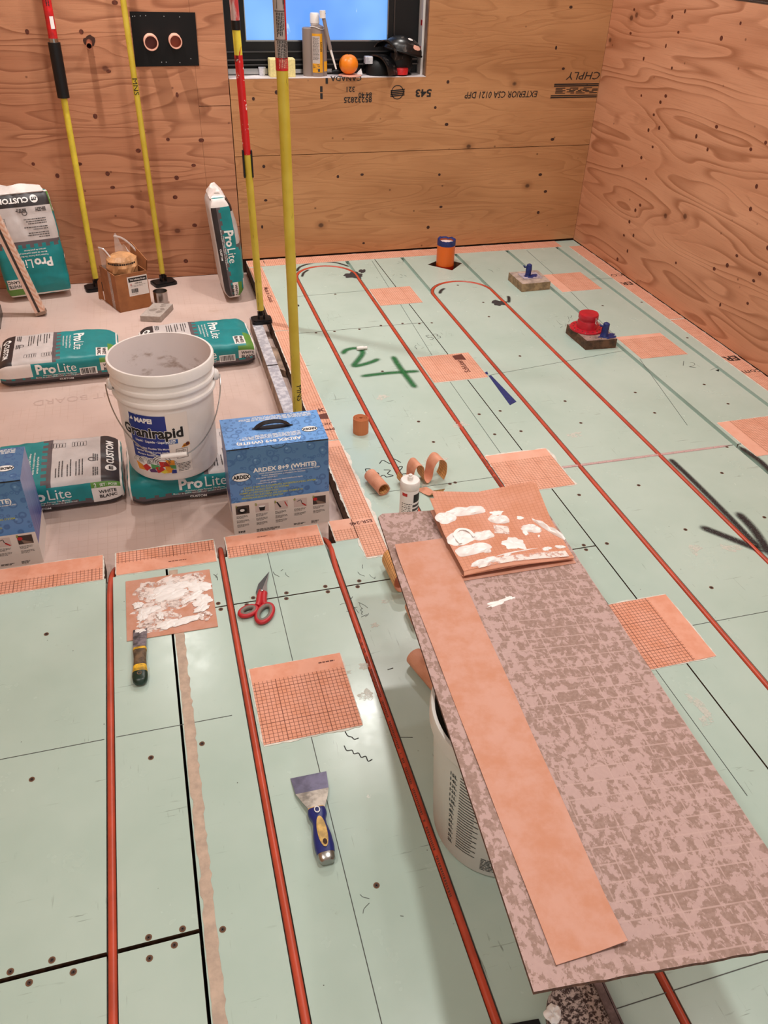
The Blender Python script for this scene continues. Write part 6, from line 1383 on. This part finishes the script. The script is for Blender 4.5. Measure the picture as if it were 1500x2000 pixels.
    m = MB(); m.disc(lambda a, b: dome(.80+a*2, .66+b*6)+Vector((0, -.001, .0015)), 0, 0, .022, .012, n=14); m.build('sticker_dot', 'paper', t)
    m = MB(); m.box((-.128, -.024, .050), (-.090, .010, .082)); m.build('buckle', 'galv', t, bevel=.004, merge=True)

def drains():
    t = thing('orange_pipe', 'orange drain pipe with blue tape collar standing in a diamond cutout', 'pipe', (1.718, 3.968, -.06))
    m = MB(); m.nocap = True; m.lathe([(.047, 0), (.047, .185), (.043, .187), (.0425, .01)], 40); m.build('pipe', 'orange_pipe', t, smooth=True)
    m = MB(); m.nocap = True
    m.grid(lambda u, v: Vector((.0478*math.cos(6.2832*u), .0478*math.sin(6.2832*u), .166+v*(.028+.006*noise.noise(Vector((math.cos(6.2832*u)*3, math.sin(6.2832*u)*3, 1)))))), 48, 2, closeu=True); m.grid(lambda u, v: Vector(((.0478-.012*v)*math.cos(6.2832*u), (.0478-.012*v)*math.sin(6.2832*u), .194-.006*v+.006*noise.noise(Vector((math.cos(6.2832*u)*3, math.sin(6.2832*u)*3, 1))))), 48, 1, closeu=True); m.build('tape_collar', 'tape_blue', t, smooth=True, merge=True)
    m = MB(); m.disc(lambda a, b: Vector((a, b, .178)), 0, 0, .0422, n=36); m.build('end_cap', 'cap_white', t)
    m = MB(); m.lathe([(.0472, .0), (.0474, .062)], 40); m.nocap = True; m.build('primer_stain', 'red_wash', t, smooth=True)
    def block(label, pts, h, mats_, loc):
        t = thing('pipe_block', label, 'block', loc); m = MB(); m.prism(pts, 0, h, side=1); m.build('block', mats_, t, bevel=0, merge=True); return t
    t = block('grey wood block with blue taped pipe end, near the far wall', [(-.078, -.088), (.076, -.083), (.080, .082), (-.080, .080)], .040, ['block_wood', 'block_side'], (2.042, 3.608, .0003))
    m = MB(); m.box((-.045, -.030, .0402), (.055, .05, .0425)); m.build('metal_plate', simple('pale_plate', (176, 166, 178), 0.5, var=0.2, scale=60), t)
    def taped(t, x, y, s=1.0, seed=1):
        m = MB(); m.lathe([(.020*s, .040), (.014*s, .046), (.0125*s, .060), (.0135*s, .075), (.012*s, .098), (.006, .102), (0, .102)], 18, c=(x, y, 0)); m.v = [v+Vector((noise.noise(v*50), noise.noise(v*50+Vector((5, 0, 0))), 0))*.004 for v in m.v]; m.build('taped_pipe', 'tape_blue', t, smooth=True)
        m = MB(); m.tube([(x-.004, y, .09), (x-.022, y+.004, .085), (x-.03, y, .094)], .004, 8); m.blob(flat(.0432), x+.012, y-.01, .07*s, .04*s, 10, .002, seed, .4); m.build('tape_tail', 'tape_blue', t, smooth=True)
    taped(t, -.005, .012)
    t = block('dark wood block under the red drain, right of the two block set', [(-.070, -.090), (.070, -.098), (.078, .085), (-.075, .092)], .042, ['block_top', 'block_dark'], (2.037, 2.930, .0003))
    taped(t, .030, -.055, 1.1, 2)
    m = MB()
    for x, y in ((-.02, -.075), (.0, -.085), (.055, -.06), (.062, -.035), (-.04, -.06), (.05, -.08), (.06, .0)): m.lathe([(.0028, .0422), (.002, .0435), (0, .0435)], 8, c=(x, y, 0))
    m.build('screw_head', 'steel', t)
    t = thing('clamping_drain', 'bright red rubber drain cap with perforated flange on the dark block', 'drain', (2.026, 2.962, .0425))
    m = MB(); m.lathe([(.0, .0), (.074, .0), (.0745, .003), (.073, .006), (.066, .0065), (.045, .0075)], 48); m.build('flange', 'red_rubber', t, smooth=True)
    m = MB(); m.lathe([(.046, .006), (.0445, .022), (.043, .036), (.0395, .040), (.0395, .046), (.042, .050), (.0425, .066), (.041, .070), (.0, .071)], 44); m.v = [v+Vector((noise.noise(v*28)*.0025, noise.noise(v*28+Vector((3, 3, 3)))*.0025, 0)) for v in m.v]; m.build('hub', 'red_rubber', t, smooth=True)
    m = MB()
    for k in range(16): a = 2*math.pi*k/16; m.disc(lambda x, y: Vector((x, y, .0072)), .058*math.cos(a), .058*math.sin(a), .0042, mi=0, n=10)
    m.build('flange_hole', 'pipe_dark', t, recalc=False)
    m = MB()
    for k in range(8): a = 2*math.pi*(k+.3)/8; m.lathe([(.0024, .0066), (.0018, .008), (0, .008)], 8, c=(.068*math.cos(a), .068*math.sin(a), 0))
    m.build('screw_head', 'steel', t)
    m = MB(); m.tube([(.012, -.0435, .062), (.014, -.0445, .048), (.012, -.045, .040), (.018, -.0445, .036)], .0022, 8); m.build('glue_drip', 'film', t, smooth=True)

def near_edge():
    t = thing('crusted_block', 'dark mortar-crusted tool block on the floor under the near end of the board', 'block', (.742, .440, 0), 0)
    pts = [(-.06, -.17), (.056, -.17), (.057, .068), (.0, .075), (-.020, .072), (-.038, .060), (-.050, .042), (-.058, .015)]
    m = MB(); m.prism(pts, .0005, .020, side=0); m.prism([(x*.93, y*.97) for x, y in pts], .020, .030); m.build('block', 'crust', t)
    m = MB(); m.box((.040, -.17, .0302), (.0535, .066, .034)); m.box((.0572, -.17, .0006), (.0605, .067, .028)); m.build('rail', 'crust_side', t)
    m = MB(); m.blob(flat(.0302), -.046, .03, .03, .026, 40, .004, 3, .15); m.build('mortar_lump', 'seal', t, smooth=True)
    t = thing('rubber_mat', 'flat black rubber sheet at the bottom photo edge beside the crusted block', 'mat', (.63, .44, 0), 0)
    m = MB(); m.prism([(-.07, -.12), (.048, -.12), (.048, .038), (-.07, .050)], .0005, .004); m.build('sheet', 'black', t)

# ------------------------------------------------------------------ build everything
build_lamps(); build_floor(); build_walls(); tubes(); strips_and_patches(); bags()
kit_box('blue waterproofing kit box on the right, in front of the yellow pole', (.5065, 2.0685, ZR), (0, 0, R(-.3)), .296, .174, .304)
kit_box('blue waterproofing kit box on the left, half out of the photo', (-.340, 2.0685, ZR), (0, 0, R(.4)), .296, .174, .288)
white_bucket(); board_set(); floor_tools(); rolls(); poles(); wall_side(); sill_things(); drains(); near_edge()

# pieces of pieces hang under the part they sit on
SUB = {'label_lettering': 'blue_label', 'handle_grip': 'wire_handle', 'badge_print': 'blue_badge', 'hang_hole': 'inlay', 'flange_hole': 'flange', 'glue_drip': 'hub',
       'foot_hinge': 'foot_pad', 'step_number': 'step_picture', 'loop_lining': 'finger_loop', 'band_print': 'red_band', 'red_stripe': 'label_sleeve', 'tape_tail': 'taped_pipe', 'stem_button': 'fruit',
       'nozzle_tip': 'mixing_nozzle', 'film_fold': 'film', 'sleeve_tear': 'torn_sleeve', 'emblem': 'handle', 'dent': 'pad'}
for o in [o for o in S.objects if o.parent is None and o.get('label')]:
    kids = list(o.children); nm = lambda c: c.name.split('.')[0]; seen = {}
    for c in sorted(kids, key=lambda c: c.name):
        pn = SUB.get(nm(c)) or ('shipping_label' if nm(c) in ('label_print', 'red_print') and any(nm(k) == 'shipping_label' for k in kids) else None)
        ps = sorted([k for k in kids if nm(k) == pn], key=lambda k: k.name)
        if ps: i = seen.get(nm(c), 0); seen[nm(c)] = i+1; c.parent = ps[min(i, len(ps)-1)]
